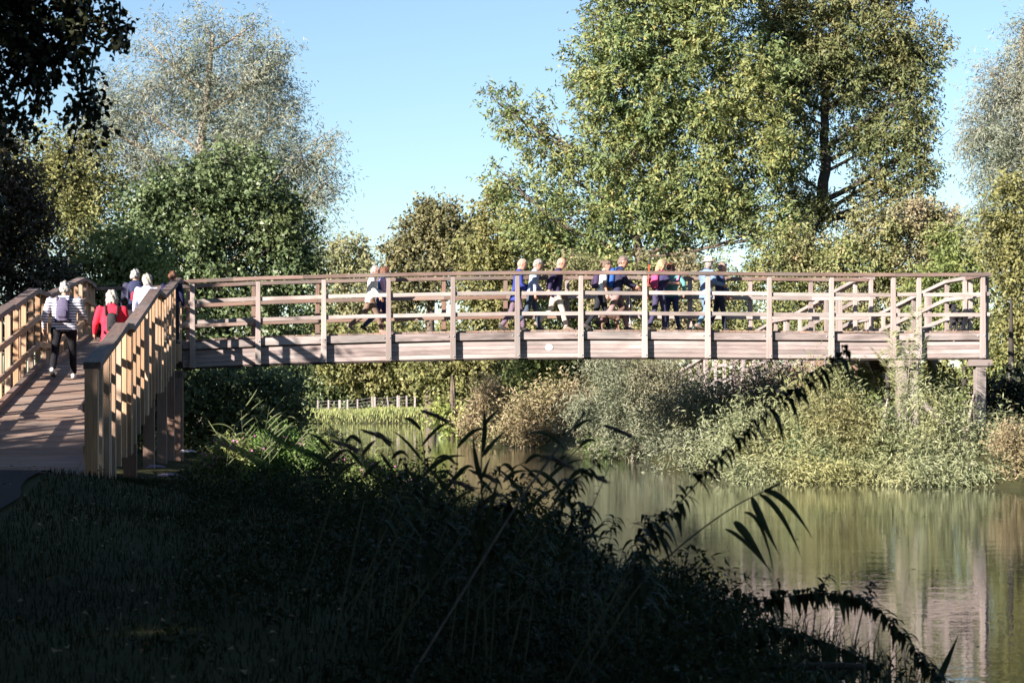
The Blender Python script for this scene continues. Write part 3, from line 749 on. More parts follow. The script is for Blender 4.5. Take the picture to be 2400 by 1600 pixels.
Yo = 66.0
woody('olive_tree', 'yellowish olive leaved tree standing left of the alder behind the ramp', 'tree', ground_at(170, Yo),
      [ground_at(170, Yo), at(170, 650, Yo), at(180, 450, Yo), at(190, 320, Yo)],
      [lobe(190, 400, 110, 110, Yo), lobe(120, 470, 110, 100, Yo), lobe(230, 520, 110, 100, Yo), lobe(90, 380, 90, 100, Yo, 0.8), lobe(60, 560, 110, 90, Yo)],
      dict(dens=80, L=0.19, Wd=0.09, spray=0.6, per=8, droop=0.2, K=18, sub=0.4, shell=0.65), M['olive'], M['bark'], seed=14, r0=0.2)
Yb = 50.5
woody('maple_bush', 'bright green maple bush with layered sprays just behind the ramp landing', 'bush', ground_at(250, Yb),
      [ground_at(250, Yb), at(255, 760, Yb), at(260, 640, Yb)],
      [lobe(260, 600, 110, 55, Yb), lobe(200, 650, 80, 50, Yb), lobe(330, 650, 90, 60, Yb), lobe(270, 730, 140, 90, Yb), lobe(370, 760, 80, 90, Yb), lobe(190, 800, 90, 120, Yb)],
      dict(dens=120, L=0.17, Wd=0.12, spray=0.55, per=8, droop=0.15, up=0.1, K=18, sub=0.36, shell=0.6), M['hedge_green'], M['bark_dark'], seed=15, r0=0.1)
# middle distance
Yk = 150.0
woody('oak_tree', 'round brownish oak in the distance between the willow and the ash', 'tree', ground_at(1010, Yk),
      [ground_at(1010, Yk), at(1010, 760, Yk), at(1010, 600, Yk), at(1015, 520, Yk)],
      [lobe(1000, 535, 80, 55, Yk), lobe(1040, 510, 55, 40, Yk, .8), lobe(950, 590, 60, 50, Yk), lobe(1060, 590, 80, 55, Yk), lobe(990, 650, 100, 60, Yk), lobe(1100, 560, 50, 60, Yk, 0.7), lobe(930, 680, 60, 60, Yk)],
      dict(dens=24, L=0.42, Wd=0.26, spray=1.1, per=8, droop=0.2, K=18, sub=0.38, shell=0.6), M['oak'], M['bark'], seed=17, r0=0.4)
Yd = 240.0
woody('far_tree', 'pale distant tree with thin crown against the sky above the left railing', 'tree', ground_at(800, Yd),
      [ground_at(800, Yd), at(800, 760, Yd), at(800, 600, Yd)],
      [lobe(800, 590, 50, 40, Yd, 0.7), lobe(850, 580, 30, 28, Yd, 0.5), lobe(770, 640, 50, 40, Yd), lobe(850, 650, 60, 40, Yd), lobe(800, 720, 90, 70, Yd), lobe(900, 740, 70, 70, Yd)],
      dict(dens=12, L=0.6, Wd=0.38, spray=1.6, per=8, droop=0.2, K=16, sub=0.38, shell=0.7), M['far'], M['bark'], seed=18, r0=0.45)
Yi = 108.0
woody('ivy_tree', 'dark ivy clad tree at the left foot of the big ash', 'tree', ground_at(1180, Yi),
      [ground_at(1180, Yi), at(1180, 760, Yi), at(1180, 520, Yi)],
      [lobe(1170, 500, 60, 70, Yi), lobe(1220, 580, 90, 80, Yi), lobe(1130, 610, 70, 70, Yi), lobe(1260, 680, 90, 70, Yi), lobe(1160, 710, 90, 80, Yi), lobe(1230, 790, 110, 70, Yi), lobe(1110, 800, 70, 70, Yi)],
      dict(dens=40, L=0.3, Wd=0.2, spray=0.8, per=8, droop=0.2, K=18, sub=0.38, shell=0.6), M['olive'], M['bark_dark'], seed=19, r0=0.35)
for (seed, lab, px, Y, lb, mt) in [
    (21, 'olive shrub row seen under the bridge beyond the fence', 900, 190, [(830, 860, 70, 45), (900, 870, 80, 50), (960, 880, 70, 50), (780, 830, 60, 60), (880, 800, 90, 50), (960, 800, 80, 50)], 'olive'),
    (22, 'dark thicket behind the left end of the wire fence', 760, 196, [(740, 880, 70, 60), (790, 900, 60, 40), (720, 800, 80, 70), (850, 915, 60, 28)], 'alder'),
    (23, 'grey green shrub at the bend of the river under the bridge', 1050, 104, [(1060, 870, 60, 50), (1030, 920, 55, 50), (1080, 940, 60, 50), (1120, 850, 60, 50), (1000, 870, 50, 40)], 'olive'),
    (24, 'yellow green bush leaning to the water at the river bend', 1060, 98, [(1060, 1000, 42, 24), (1085, 985, 35, 28), (1040, 980, 30, 24)], 'yellowgreen'),
    (25, 'dense green hedge behind the middle of the bridge', 1340, 92, [(1330, 690, 90, 70), (1400, 780, 100, 70), (1280, 830, 90, 60), (1360, 880, 100, 50), (1450, 860, 80, 60), (1240, 880, 70, 50), (1400, 620, 90, 50), (1480, 650, 90, 60), (1300, 600, 80, 60), (1560, 600, 70, 60)], 'hedge_green')]:
    woody('shrub', lab, 'shrub', ground_at(px, Y), [ground_at(px, Y), at(px, 880, Y), at(px + 10, lb[0][1], Y)],
          [lobe(a, b_, c_, d_, Y) for a, b_, c_, d_ in lb],
          dict(dens=4200 / Y ** 1.02, L=0.0030 * Y, Wd=0.0018 * Y, spray=0.008 * Y, per=8, droop=0.2, K=16, sub=0.38, shell=0.6), M[mt], M['bark'], seed=seed, r0=0.12)

# hedge line behind the right half of the bridge
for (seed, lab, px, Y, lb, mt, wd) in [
    (31, 'buff seeded climber hedge mound behind the bridge under the ash', 1650, 73, [(1640, 640, 90, 50), (1560, 690, 80, 60), (1690, 700, 90, 60), (1600, 770, 110, 60), (1720, 790, 90, 60), (1540, 800, 80, 60), (1490, 640, 80, 50), (1420, 680, 80, 60), (1350, 640, 70, 50)], 'bramble', 1),
    (32, 'pinkish brown bramble mound beside the buff climber hedge', 1880, 72, [(1850, 590, 75, 55), (1930, 600, 80, 45), (1800, 650, 80, 60), (1900, 680, 100, 70), (1830, 770, 100, 70), (1960, 770, 90, 60)], 'bramble', 1),
    (33, 'highest bramble mound with pink seed heads left of the grey willow', 2080, 71, [(2060, 540, 85, 60), (2140, 520, 80, 60), (2200, 540, 60, 60), (2010, 630, 90, 70), (2120, 640, 90, 80), (2060, 740, 110, 80), (2200, 590, 60, 80)], 'bramble', 1),
    (34, 'yellow green thicket behind the far end of the handrail', 2260, 68, [(2240, 600, 70, 80), (2200, 700, 80, 80), (2280, 720, 80, 80), (2300, 610, 60, 80), (2330, 830, 90, 90)], 'hedge_green', 1),
    (35, 'tall leafy bush below the grey willow at the bank', 2370, 60, [(2380, 480, 60, 70), (2350, 580, 75, 80), (2400, 680, 80, 90), (2380, 790, 80, 80)], 'olive', 1),
    (36, 'vine bush coloured dark for the shadow at the bridge abutment beside the last column', 2370, 52, [(2350, 960, 45, 90), (2400, 930, 50, 100), (2420, 1020, 50, 60), (2330, 1010, 30, 50)], 'dark', 1)]:  # last bush: dark leaf colour stands in for the abutment's shadow
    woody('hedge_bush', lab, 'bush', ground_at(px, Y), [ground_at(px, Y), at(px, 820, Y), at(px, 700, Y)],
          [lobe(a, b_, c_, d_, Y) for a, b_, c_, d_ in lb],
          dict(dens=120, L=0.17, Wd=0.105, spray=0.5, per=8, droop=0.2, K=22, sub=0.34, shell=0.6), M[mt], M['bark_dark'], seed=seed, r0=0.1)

# willow scrub on the right bank, below and in front of the bridge
for (seed, lab, px, Y, lb, mt) in [
    (41, 'grey willow scrub beneath the bridge centre', 1480, 60, [(1450, 890, 90, 65), (1540, 905, 95, 58), (1420, 970, 90, 60), (1520, 970, 95, 70), (1450, 1035, 90, 45), (1540, 1045, 80, 40), (1600, 980, 80, 62)], 'willow_grey'),
    (42, 'silvery willow scrub hiding the foot of the far ramp', 1700, 50, [(1650, 965, 90, 65), (1745, 938, 85, 52), (1830, 910, 70, 50), (1620, 1010, 95, 75), (1720, 1010, 100, 75), (1820, 970, 90, 70), (1650, 1070, 90, 40)], 'willow_grey'),
    (43, 'yellowish willow bush at the water below the dark nettle stem', 1800, 47, [(1740, 1050, 90, 65), (1820, 1030, 95, 70), (1890, 1070, 90, 60), (1720, 1095, 90, 34), (1820, 1102, 100, 34), (1900, 1000, 80, 70)], 'willow_bank'),
    (44, 'green willow thicket between the bridge supports and the water', 2060, 44.5, [(1960, 1010, 95, 75), (2025, 1010, 65, 50), (2120, 1070, 95, 42), (1960, 1090, 100, 45), (2050, 1095, 100, 45), (2130, 1095, 90, 42), (1930, 930, 60, 55), (2060, 1050, 90, 50)], 'willow_green'),
    (45, 'pale willow bush around the last bridge column', 2260, 43.2, [(2200, 1020, 80, 45), (2270, 1085, 95, 45), (2190, 1095, 95, 45), (2330, 1095, 90, 45), (2400, 1085, 80, 55), (2180, 960, 45, 40), (2350, 1040, 60, 40)], 'willow_bank')]:
    woody('willow_shrub', lab, 'shrub', ground_at(px, Y), [ground_at(px, Y) - Vector((0, 0, .1)), ground_at(px, Y) + Vector((0.1, 0, 0.7)), ground_at(px, Y) + Vector((0.2, 0, 1.3))],
          [lobe(a, b_, c_, d_, Y) for a, b_, c_, d_ in lb],
          dict(dens=125, L=0.17, Wd=0.036, spray=0.85, per=15, droop=0.25, up=0.75, K=24, sub=0.30, shell=0.8, randn=1.1), M[mt], M['bark_pale'], seed=seed, r0=0.06, group=None, clear=0.0)
for (seed, lab, px, Y, lb) in [(48, 'low fringe of willow leaves dipping in the water below the thicket', 1950, 43.0, [(1760, 1112, 70, 26), (1860, 1118, 80, 26), (1950, 1122, 80, 26), (2050, 1126, 90, 26)]), (49, 'low grassy fringe dipping in the water near the last column', 2260, 41.6, [(2140, 1128, 80, 26), (2230, 1130, 80, 28), (2320, 1130, 80, 30), (2410, 1128, 70, 34)])]:
    woody('willow_shrub', lab, 'shrub', ground_at(px, Y), [ground_at(px, Y) - Vector((0, 0, .1)), ground_at(px, Y) + Vector((0.1, 0, 0.3)), ground_at(px, Y) + Vector((0.2, 0, 0.5))], [lobe(a, b_, c_, d_, Y, 1, .5) for a, b_, c_, d_ in lb],
          dict(dens=330, L=0.16, Wd=0.032, spray=0.55, per=12, droop=0.4, up=0.4, K=18, sub=0.5, shell=0.9, randn=1.0), M['willow_bank'], M['bark_pale'], seed=seed, r0=0.03, limbs=False, clear=-0.05, crown_name='foliage')
woody('leafy_shrub', 'small green and russet shrub under the beam beside the fallen trunk', 'shrub', ground_at(1960, 48.6), [ground_at(1960, 48.6), ground_at(1960, 48.6) + Vector((0, 0, .8)), ground_at(1960, 48.6) + Vector((.1, 0, 1.3))],
      [lobe(1950, 920, 50, 45, 48.6), lobe(2010, 900, 45, 40, 48.6), lobe(2050, 930, 40, 50, 48.6), lobe(2180, 900, 50, 50, 48.6), lobe(2220, 930, 40, 45, 48.6)],
      dict(dens=170, L=0.12, Wd=0.075, spray=0.4, per=8, K=16, sub=0.38), M['hedge_green'], M['bark'], seed=47, r0=0.04)
for (seed, lab, px, Y, lb, mt) in [
    (51, 'orange tinted balsam stand on the far bank under the bridge', 1170, 92, [(1150, 950, 50, 45), (1200, 960, 60, 50), (1130, 1000, 45, 30), (1170, 1015, 60, 22), (1110, 1022, 40, 14)], 'balsam'),
    (52, 'pink flowered balsam stand beside the grey willow scrub', 1290, 78, [(1260, 970, 60, 50), (1330, 960, 60, 55), (1290, 1025, 70, 30), (1220, 1015, 50, 35), (1370, 1020, 60, 45), (1180, 1030, 50, 22), (1250, 1042, 60, 14), (1330, 1052, 60, 16)], 'balsam'),
    (53, 'low bright green waterside clump under the scrub', 1430, 63, [(1410, 1065, 45, 22), (1460, 1060, 45, 24)], 'lush'),
    (54, 'ochre herbs at the water beside the right edge of the scrub', 2380, 41, [(2370, 1050, 60, 50), (2420, 1060, 60, 50), (2400, 1110, 60, 30)], 'balsam')]:
    woody('bank_plants', lab, 'plant', ground_at(px, Y), [ground_at(px, Y) - Vector((0, 0, .1)), ground_at(px, Y) + Vector((0, 0, .4)), ground_at(px, Y) + Vector((0.05, 0, .7))],
          [lobe(a, b_, c_, d_, Y) for a, b_, c_, d_ in lb],
          dict(dens=6500 / Y, L=0.0028 * Y, Wd=0.0009 * Y, spray=0.011 * Y, per=12, droop=0.1, up=1.1, K=24, sub=0.42, shell=0.9, randn=1.0), M[mt], M['bark'], seed=seed, r0=0.03, limbs=False, clear=0.0, crown_name='foliage')

# fallen pale trunk on the bank
g = Geo(); Yt = 48.2
path = [at(1820, 918, Yt), at(1870, 893, Yt), at(1930, 868, Yt), at(1985, 848, Yt), at(2020, 842, Yt + 0.3)]
g.tube(path, [0.05, 0.07, 0.09, 0.11, 0.12], 8); g.tube([path[3], at(1968, 815, Yt + .1), at(1962, 800, Yt + .2)], [0.05, 0.035, 0.02], 6); g.tube([path[1], at(1850, 870, Yt - .1), at(1835, 860, Yt - .2)], [0.03, 0.02, 0.012], 6)
zb = ground_at(1985, Yt).z
g.tube([path[4], Vector((path[4].x + 0.5, Yt + 0.5, zb + 0.8)), Vector((path[4].x + 0.9, Yt + 0.8, zb - 0.1))], [0.12, 0.13, 0.15], 8)
tag(obj('fallen_trunk', g.mesh('fallen_trunk'), M['dead'], None), 'pale bare dead trunk slanting out of the scrub below the beam', 'tree trunk')

# feathery upright willow shoots in front of the far bays
rng = np.random.default_rng(61)
for i, (px, ty, lean) in enumerate([(2085, 775, -25), (2150, 720, 12), (2118, 800, -55), (2050, 820, -70), (2168, 790, 25)]):
    Y = 44.2 + 0.1 * i
    b0 = ground_at(2110 + i * 6, Y); tip = at(px, ty, Y)
    root = thing('willow_shoot', ['slender feathery willow shoot rising past the twin posts', 'tallest feathery willow shoot in front of the second twin post', 'arching willow shoot crossing the beam left of the twin posts', 'low leaning willow shoot near the dead trunk', 'short willow shoot against the last beam bay'][i], 'plant', b0)
    ctl = b0.lerp(tip, 0.5) + Vector(((-lean) * 0.006, 0, 0.3)); path = bez(b0, ctl, tip, 14)
    g = Geo(); g.tube(path, [0.014 * (1 - 0.8 * k / 13) for k in range(14)], 5); obj('stem', g.mesh('stem'), M['bark_pale'], root)
    t = 0.2 + 0.8 * rng.random(230); pp = np.array([bez(b0, ctl, tip, 60)[int(x * 59)] for x in t])
    side = np.where(rng.random(230) < 0.5, -1, 1)
    D = norm(np.stack([side * (0.8 + 0.2 * rng.random(230)), rng.normal(size=230) * 0.5, 0.35 + 0.5 * rng.random(230)], -1))
    N = norm(rng.normal(size=(230, 3)) * 0.4 + np.array([0, -0.4, 0.8]))
    V, Q = leaf_quads(pp, D, N, 0.17 + 0.12 * rng.random(230), np.full(230, 0.022))
    obj('leaves', mesh_np('leaves', V, Q), M['willow_bank'], root)

# ------------------------------------------------------------------ far bank: reed fringe, grass and wire fence
def blades(rng, X, Y, Z, h, wd, lean=0.35, seg=2):
    """grass blades: tapered, bent"""
    n = len(X); a = rng.random(n) * 2 * math.pi
    T = np.stack([np.cos(a), np.sin(a), np.zeros(n)], -1); Dn = np.stack([-np.sin(a), np.cos(a), np.zeros(n)], -1)
    base = np.stack([X, Y, Z], -1); h = np.asarray(h).reshape(-1, 1); wd = np.asarray(wd).reshape(-1, 1)
    k = (rng.random((n, 1)) * lean)
    m1 = base + np.array([0, 0, 1]) * h * 0.55 + Dn * h * k * 0.35
    tip = base + np.array([0, 0, 1]) * h * (1 - 0.35 * k) + Dn * h * k * 1.1
    V = np.stack([base - T * wd * .5, base + T * wd * .5, m1 + T * wd * .42, m1 - T * wd * .42, tip], 1).reshape(-1, 3)
    i = np.arange(n, dtype=np.int32)[:, None] * 5
    return V, i + np.array([[0, 1, 2, 3]]), i + np.array([[3, 2, 4]])
M['grass_far'] = leafmat('far_grass', [(0.0, (0.10, 0.14, 0.035)), (0.6, (0.19, 0.22, 0.06)), (1.0, (0.32, 0.28, 0.12))], (0.24, 0.24, 0.08), 0.3, 0.2)
rng = np.random.default_rng(71)
n = 9000; X = rng.uniform(-26, -4, n); Y = rng.uniform(168, 186, n); d = shore_dist(X, Y); k = d > -0.2; X, Y = X[k], Y[k]
Z = height(X, Y); V, Q, T = blades(rng, X, Y, Z - 0.05, rng.uniform(0.15, 0.45, len(X)), np.full(len(X), 0.08))
o = obj('far_reeds', mesh_np('far_reeds', V, Q, T), M['grass_far']); o['kind'] = 'stuff'; tag(o, 'sunlit reeds and grass along the far bank below the fence', 'grass')
fence = thing('wire_fence', 'low post and wire fence on the far grassy bank', 'fence', (-12, 180, 1.1))
Yf = 182.0
tops = []
for (px, h_, ln, w_) in [(796, 1.05, 0, .2), (814, 1.1, .02, .14), (838, 1.1, 0, .14), (873, 1.2, -.06, .14), (878, 1.15, 0.0, .2), (911, 1.1, -.14, .12), (932, 1.25, 0, .18), (936, 1.25, 0, .14), (953, 1.3, 0, .16), (972, 1.3, .02, .16), (745, 1.0, 0, .14), (770, 1.0, 0, .14)]:
    p = ground_at(px, Yf); z = p.z - 0.1; h_ = h_ * 1.12
    plank('fence_post', (p.x, Yf, z), (p.x + ln, Yf, z + h_), w_, w_, M['wood_post'], fence, up=(0, 1, 0)); tops.append((px, p.x + ln * .8, z + h_))
tops.sort()
for f_ in (0.12, 0.42, 0.72):
    g = Geo(); g.tube([(x, Yf - 0.09, z - f_) for (_, x, z) in tops], [0.018] * len(tops), 4); obj('wire', g.mesh('wire'), M['steel'], fence)
# ------------------------------------------------------------------ people
BAKE = []
def loft(g, rings, seg=12):
    """closed body of elliptical rings: (centre, axis x vec, axis y vec)"""
    V = []; n = len(rings)
    for (c, a, b) in rings:
        for k in range(seg):
            t = 2 * math.pi * k / seg; V.append(Vector(c) + Vector(a) * math.cos(t) + Vector(b) * math.sin(t))
    Q = [(i * seg + k, i * seg + (k + 1) % seg, (i + 1) * seg + (k + 1) % seg, (i + 1) * seg + k) for i in range(n - 1) for k in range(seg)]
    V.append(Vector(rings[0][0])); V.append(Vector(rings[-1][0])); a, b = len(V) - 2, len(V) - 1
    T = [(a, (k + 1) % seg, k) for k in range(seg)] + [(b, (n - 1) * seg + k, (n - 1) * seg + (k + 1) % seg) for k in range(seg)]
    g.add([tuple(v) for v in V], Q, T)
def limb(g, P, R, seg=10):
    """closed tapered tube with rounded ends through points P"""
    P = [Vector(p) for p in P]; n = len(P)
    d0 = (P[0] - P[1]).normalized(); d1 = (P[-1] - P[-2]).normalized()
    PP = [P[0] + d0 * R[0] * 0.6] + P + [P[-1] + d1 * R[-1] * 0.6]; RR = [R[0] * 0.55] + list(R) + [R[-1] * 0.55]
    rings = []
    for i in range(len(PP)):
        t = (PP[min(i + 1, len(PP) - 1)] - PP[max(i - 1, 0)]).normalized()
        a = t.cross(Vector((0, 1, 0.05)));
        if a.length < 0.1: a = t.cross(Vector((1, 0, 0)))
        a.normalize(); b = t.cross(a)
        rings.append((PP[i], a * RR[i], b * RR[i]))
    loft(g, rings, seg)
def remesh_obj(name, g, mat, parent, vox, m4, smooth=2):
    me = g.mesh(name, True); o = obj(name, me, mat, parent, m4)
    md = o.modifiers.new('r', 'REMESH'); md.mode = 'VOXEL'; md.voxel_size = vox; md.use_smooth_shade = True
    if smooth:
        s = o.modifiers.new('s', 'SMOOTH'); s.factor = 0.5; s.iterations = smooth
    BAKE.append(o); return o

SKIN = plain('skin', (0.44, 0.235, 0.165), 0.5, 0.08, 12, 0, 0, 0.35)
HAIR = {}
def hairm(col):
    k = tuple(col)
    if k not in HAIR: HAIR[k] = plain('hair', [c * .52 for c in col], 0.6, 0.35, 60, 0.6)
    return HAIR[k]
CL = {}
def cl_m(col):
    k = tuple(col)
    if k not in CL: CL[k] = cloth('cloth', col)
    return CL[k]
SHOE_D = plain('shoe_dark', (0.035, 0.03, 0.03), 0.6); SHOE_T = plain('shoe_tan', (0.22, 0.16, 0.13), 0.7); SHOE_W = plain('shoe_white', (0.6, 0.58, 0.56), 0.6); SOLE = plain('sole', (0.05, 0.05, 0.05), 0.8)
EYE = plain('eye', (0.02, 0.015, 0.012), 0.3)

def person(label, pos, heading, H, top, legs, hair, hairstyle='short', shoe=None, lean=0.06, stride=0.35, back=1, arms=((0.2, 0.12, 0.3), (-0.2, 0.12, 0.3)),
           sleeve='long', coat=0.0, headturn=0.0, nod=0.15, hat=None, wide=1.0, topmat=None, sleevemat=None, skirt=False, group='walkers crossing the bridge', collar=None, glasses=False):
    """heading: direction walked (radians, 0 = +X). stride: hip swing. arms: (swing, abduction, elbow bend) right, left"""
    k = H / 1.77; wide *= 1.13
    root = thing('person', label, 'person', pos, heading - math.pi / 2, group)
    M4 = WORLD[root.name]
    S = Vector((k * wide, k, k))
    def W(v): return Vector((v[0] * k, v[1] * k, v[2] * k))
    # legs
    hips = []; 
    for sgn, sw in ((1, stride * back), (-1, -stride * back)):
        hip = Vector((0.09 * sgn * wide, 0, 0)); bend = 0.12 if sw > 0 else 0.12 + abs(stride) * 0.95
        kn = hip + Vector((0.01 * sgn, math.sin(sw) * 0.44, -math.cos(sw) * 0.44))
        a2 = sw - bend
        an = kn + Vector((0, math.sin(a2) * 0.40, -math.cos(a2) * 0.40))
        hips.append((hip, kn, an, a2))
    low = min(h[2].z - (0.085 if h[3] > -0.35 else 0.11) for h in hips)
    pz = -low
    J = []
    for (hip, kn, an, a2) in hips:
        up = Vector((0, 0, pz)); J.append((hip + up, kn + up, an + up, a2))
    pel = Vector((0, 0, pz + 0.02))
    cs, sn = math.cos(lean), math.sin(lean)
    def tor(x, y, z):   # torso frame above the pelvis
        return Vector((x, y * cs + z * sn, pel.z + z * cs - y * sn))
    shz = 0.50
    neck = tor(0, -0.01, 0.56); headc = tor(0, 0.03, 0.70) + Vector((0, 0.02, 0))
    sh = [tor(0.175 * s * wide, -0.01, shz) for s in (1, -1)]
    A = []
    for i, s in enumerate((1, -1)):
        sw, ab, el = arms[i]
        d = Vector((math.sin(ab) * s, math.sin(sw) * math.cos(ab), -math.cos(sw) * math.cos(ab)))
        e = sh[i] + d * 0.285
        d2 = Vector((math.sin(ab * 0.3) * s - 0.25 * s * max(0, el - 0.9), math.sin(sw + el), -math.cos(sw + el))).normalized()
        wv_ = e + d2 * 0.245
        A.append((sh[i], e, wv_, d2))
    # body: skin, one continuous surface
    g = Geo()
    X, Yv = Vector((1, 0, 0)), Vector((0, cs, -sn))
    def trg(z, rx, ry, y=0.0): return (tor(0, y, z) * k, X * rx * k * wide, Yv * ry * k)
    loft(g, [trg(-0.08, 0.10, 0.08), trg(0.0, 0.14, 0.095), trg(0.12, 0.125, 0.09), trg(0.28, 0.14, 0.10, 0.01), trg(0.42, 0.155, 0.10, 0.0), trg(0.51, 0.13, 0.075, -0.01), trg(0.55, 0.07, 0.06)], 14)
    ht = Matrix.Rotation(headturn, 3, 'Z') @ Matrix.Rotation(-nod, 3, 'X')
    def hd(v): return headc * k + ht @ (Vector(v) * k * 1.12)
    limb(g, [W(neck) - Vector((0, 0, 0.04)), W(neck), hd((0, -0.015, -0.05))], [0.062 * k, 0.056 * k, 0.054 * k])
    hx, hy = ht @ Vector((1.12, 0, 0)), ht @ Vector((0, 1.12, 0))
    loft(g, [(hd((0, .045, -.118)), hx * .02 * k, hy * .02 * k), (hd((0, .028, -.105)), hx * .042 * k, hy * .05 * k), (hd((0, .014, -.07)), hx * .058 * k, hy * .075 * k), (hd((0, .004, -.02)), hx * .070 * k, hy * .090 * k), (hd((0, 0, .03)), hx * .075 * k, hy * .095 * k),
             (hd((0, -.004, .075)), hx * .066 * k, hy * .084 * k), (hd((0, -.004, .105)), hx * .04 * k, hy * .052 * k), (hd((0, -.004, .117)), hx * .015 * k, hy * .02 * k)], 14)
    limb(g, [hd((0, .085, .015)), hd((0, .107, -.025)), hd((0, .098, -.04))], [.011 * k, .015 * k, .014 * k], 6)       # nose
    for s in (1, -1): limb(g, [hd((.072 * s, -.008, .015)), hd((.078 * s, -.014, -.01)), hd((.07 * s, -.006, -.035))], [.015 * k, .017 * k, .010 * k], 6)   # ears
    for (s_, e, wv_, d2) in A:
        limb(g, [W(s_), W(s_.lerp(e, .5)), W(e), W(e.lerp(wv_, .4)), W(wv_)], [.05 * k, .046 * k, .038 * k, .037 * k, .026 * k])
    for (hip, kn, an, a2) in J:
        limb(g, [W(hip), W(kn), W(kn.lerp(an, .35)), W(an)], [.075 * k, .05 * k, .048 * k, .034 * k])
    # palms belong to the remeshed surface, fingers are added below
    for i, (s_, e, wv_, d2) in enumerate(A):
        limb(g, [W(wv_), W(wv_ + d2 * .045), W(wv_ + d2 * .085)], [.026 * k, .036 * k, .034 * k], 8)
    remesh_obj('body', g, SKIN, root, 0.016, M4, 1)
    gh = Geo()
    for i, (s_, e, wv_, d2) in enumerate(A):
        s = (1, -1)[i]
        ax = d2.cross(Vector((1, 0, 0))); ax = ax.normalized() if ax.length > .1 else Vector((0, 1, 0))
        inw = Vector((-s, 0, 0)); inw = (inw - d2 * inw.dot(d2)).normalized()
        kn_ = wv_ + d2 * .085
        for j, ln in enumerate((.068, .078, .073, .056)):
            b0 = kn_ + ax * (.026 - .0175 * j)
            gh.tube([W(b0 - d2 * .01), W(b0 + d2 * ln * .5 + inw * .006), W(b0 + d2 * ln * .8 + inw * .026), W(b0 + d2 * ln * .85 + inw * .045)], [.0095 * k, .009 * k, .008 * k, .006 * k], 6)
        b0 = wv_ + d2 * .03 + ax * .028
        gh.tube([W(b0), W(b0 + ax * .025 + d2 * .025), W(b0 + ax * .03 + d2 * .055 + inw * .015)], [.012 * k, .011 * k, .008 * k], 6)
    obj('fingers', gh.mesh('fingers'), SKIN, root, M4)
    ge = Geo()
    for s in (1, -1): limb(ge, [hd((.028 * s, .084, .012)), hd((.028 * s, .089, .010))], [.009 * k, .006 * k], 6)
    if glasses:
        limb(ge, [hd((-.06, .08, .013)), hd((-.02, .1, .012)), hd((.02, .1, .012)), hd((.06, .08, .013))], [.02 * k, .021 * k, .021 * k, .02 * k], 6)
    obj('sunglasses' if glasses else 'eyes', ge.mesh('eyes'), EYE, root, M4)
    # top
    g = Geo(); bt = -0.05 - coat
    loft(g, [trg(bt, 0.165 + coat * .1, 0.125 + coat * .08), trg(bt + 0.02, 0.172 + coat * .1, 0.13 + coat * .08), trg(0.10, 0.155, 0.118), trg(0.28, 0.165, 0.125, 0.01), trg(0.42, 0.18, 0.12, 0.0), trg(0.50, 0.165, 0.095, -0.01), trg(0.555, 0.085, 0.075), trg(0.585, 0.068, 0.066)], 16)
    gs = g if sleevemat is None else Geo()
    for (s_, e, wv_, d2) in A:
        if sleeve == 'long': limb(gs, [W(s_), W(s_.lerp(e, .5)), W(e), W(e.lerp(wv_, .5)), W(wv_)], [.076 * k, .071 * k, .062 * k, .055 * k, .046 * k])
        elif sleeve == 'short': limb(gs, [W(s_), W(s_.lerp(e, .4)), W(s_.lerp(e, .75))], [.068 * k, .065 * k, .06 * k])
    remesh_obj('jacket' if coat > 0.02 else 'shirt', g, topmat or cl_m(top), root, 0.02, M4)
    if sleevemat is not None: remesh_obj('sleeves', gs, sleevemat, root, 0.018, M4)
    if collar is not None:
        gc = Geo(); loft(gc, [trg(.545, .085, .078), trg(.58, .078, .075), trg(.60, .07, .07)], 12); remesh_obj('collar', gc, cl_m(collar), root, .014, M4, 1)
    # trousers
    g = Geo()
    loft(g, [trg(-0.11, 0.12, 0.10), trg(-0.04, 0.16, 0.118), trg(0.05, 0.155, 0.112), trg(0.10, 0.145, 0.105)], 14)
    for (hip, kn, an, a2) in J:
        lo = kn.lerp(an, 0.93)
        limb(g, [W(hip + Vector((0, 0, -.02))), W(hip.lerp(kn, .5)), W(kn), W(kn.lerp(an, .45)), W(lo)], [.098 * k * (.5 + .5 * wide), .086 * k, .069 * k, .066 * k, .062 * k])
    if skirt:
        loft(g, [trg(-0.38, .19, .17, .02), trg(-0.2, .175, .15), trg(-.02, .155, .12)], 14)
    remesh_obj('trousers', g, cl_m(legs), root, 0.02, M4)
    # shoes
    for (hip, kn, an, a2) in J:
        g = Geo(); p = min(0.0, a2 * 0.75 + 0.12)
        fd = Vector((0, math.cos(p), math.sin(p))); ud = Vector((0, -math.sin(p), math.cos(p)))
        def f(y, z): return W(an + fd * y + ud * z)
        loft(g, [(f(-.075, -.04), X * .022 * k, ud * .02 * k), (f(-.06, -.035), X * .036 * k, ud * .045 * k), (f(0, -.03), X * .042 * k, ud * .056 * k), (f(.07, -.045), X * .045 * k, ud * .040 * k), (f(.13, -.058), X * .046 * k, ud * .027 * k), (f(.175, -.064), X * .035 * k, ud * .020 * k), (f(.19, -.066), X * .012 * k, ud * .01 * k)], 10)
        s_o = obj('shoe', g.mesh('shoe'), shoe or SHOE_D, root, M4)
        g = Geo(); loft(g, [(f(-.08, -.080), X * .03 * k, fd * .0), (f(-.08, -.078), X * .035 * k, ud * .008 * k), (f(.06, -.080), X * .048 * k, ud * .009 * k), (f(.15, -.080), X * .047 * k, ud * .009 * k), (f(.2, -.074), X * .02 * k, ud * .006 * k)], 8)
        obj('sole', g.mesh('sole'), SOLE, s_o, M4)
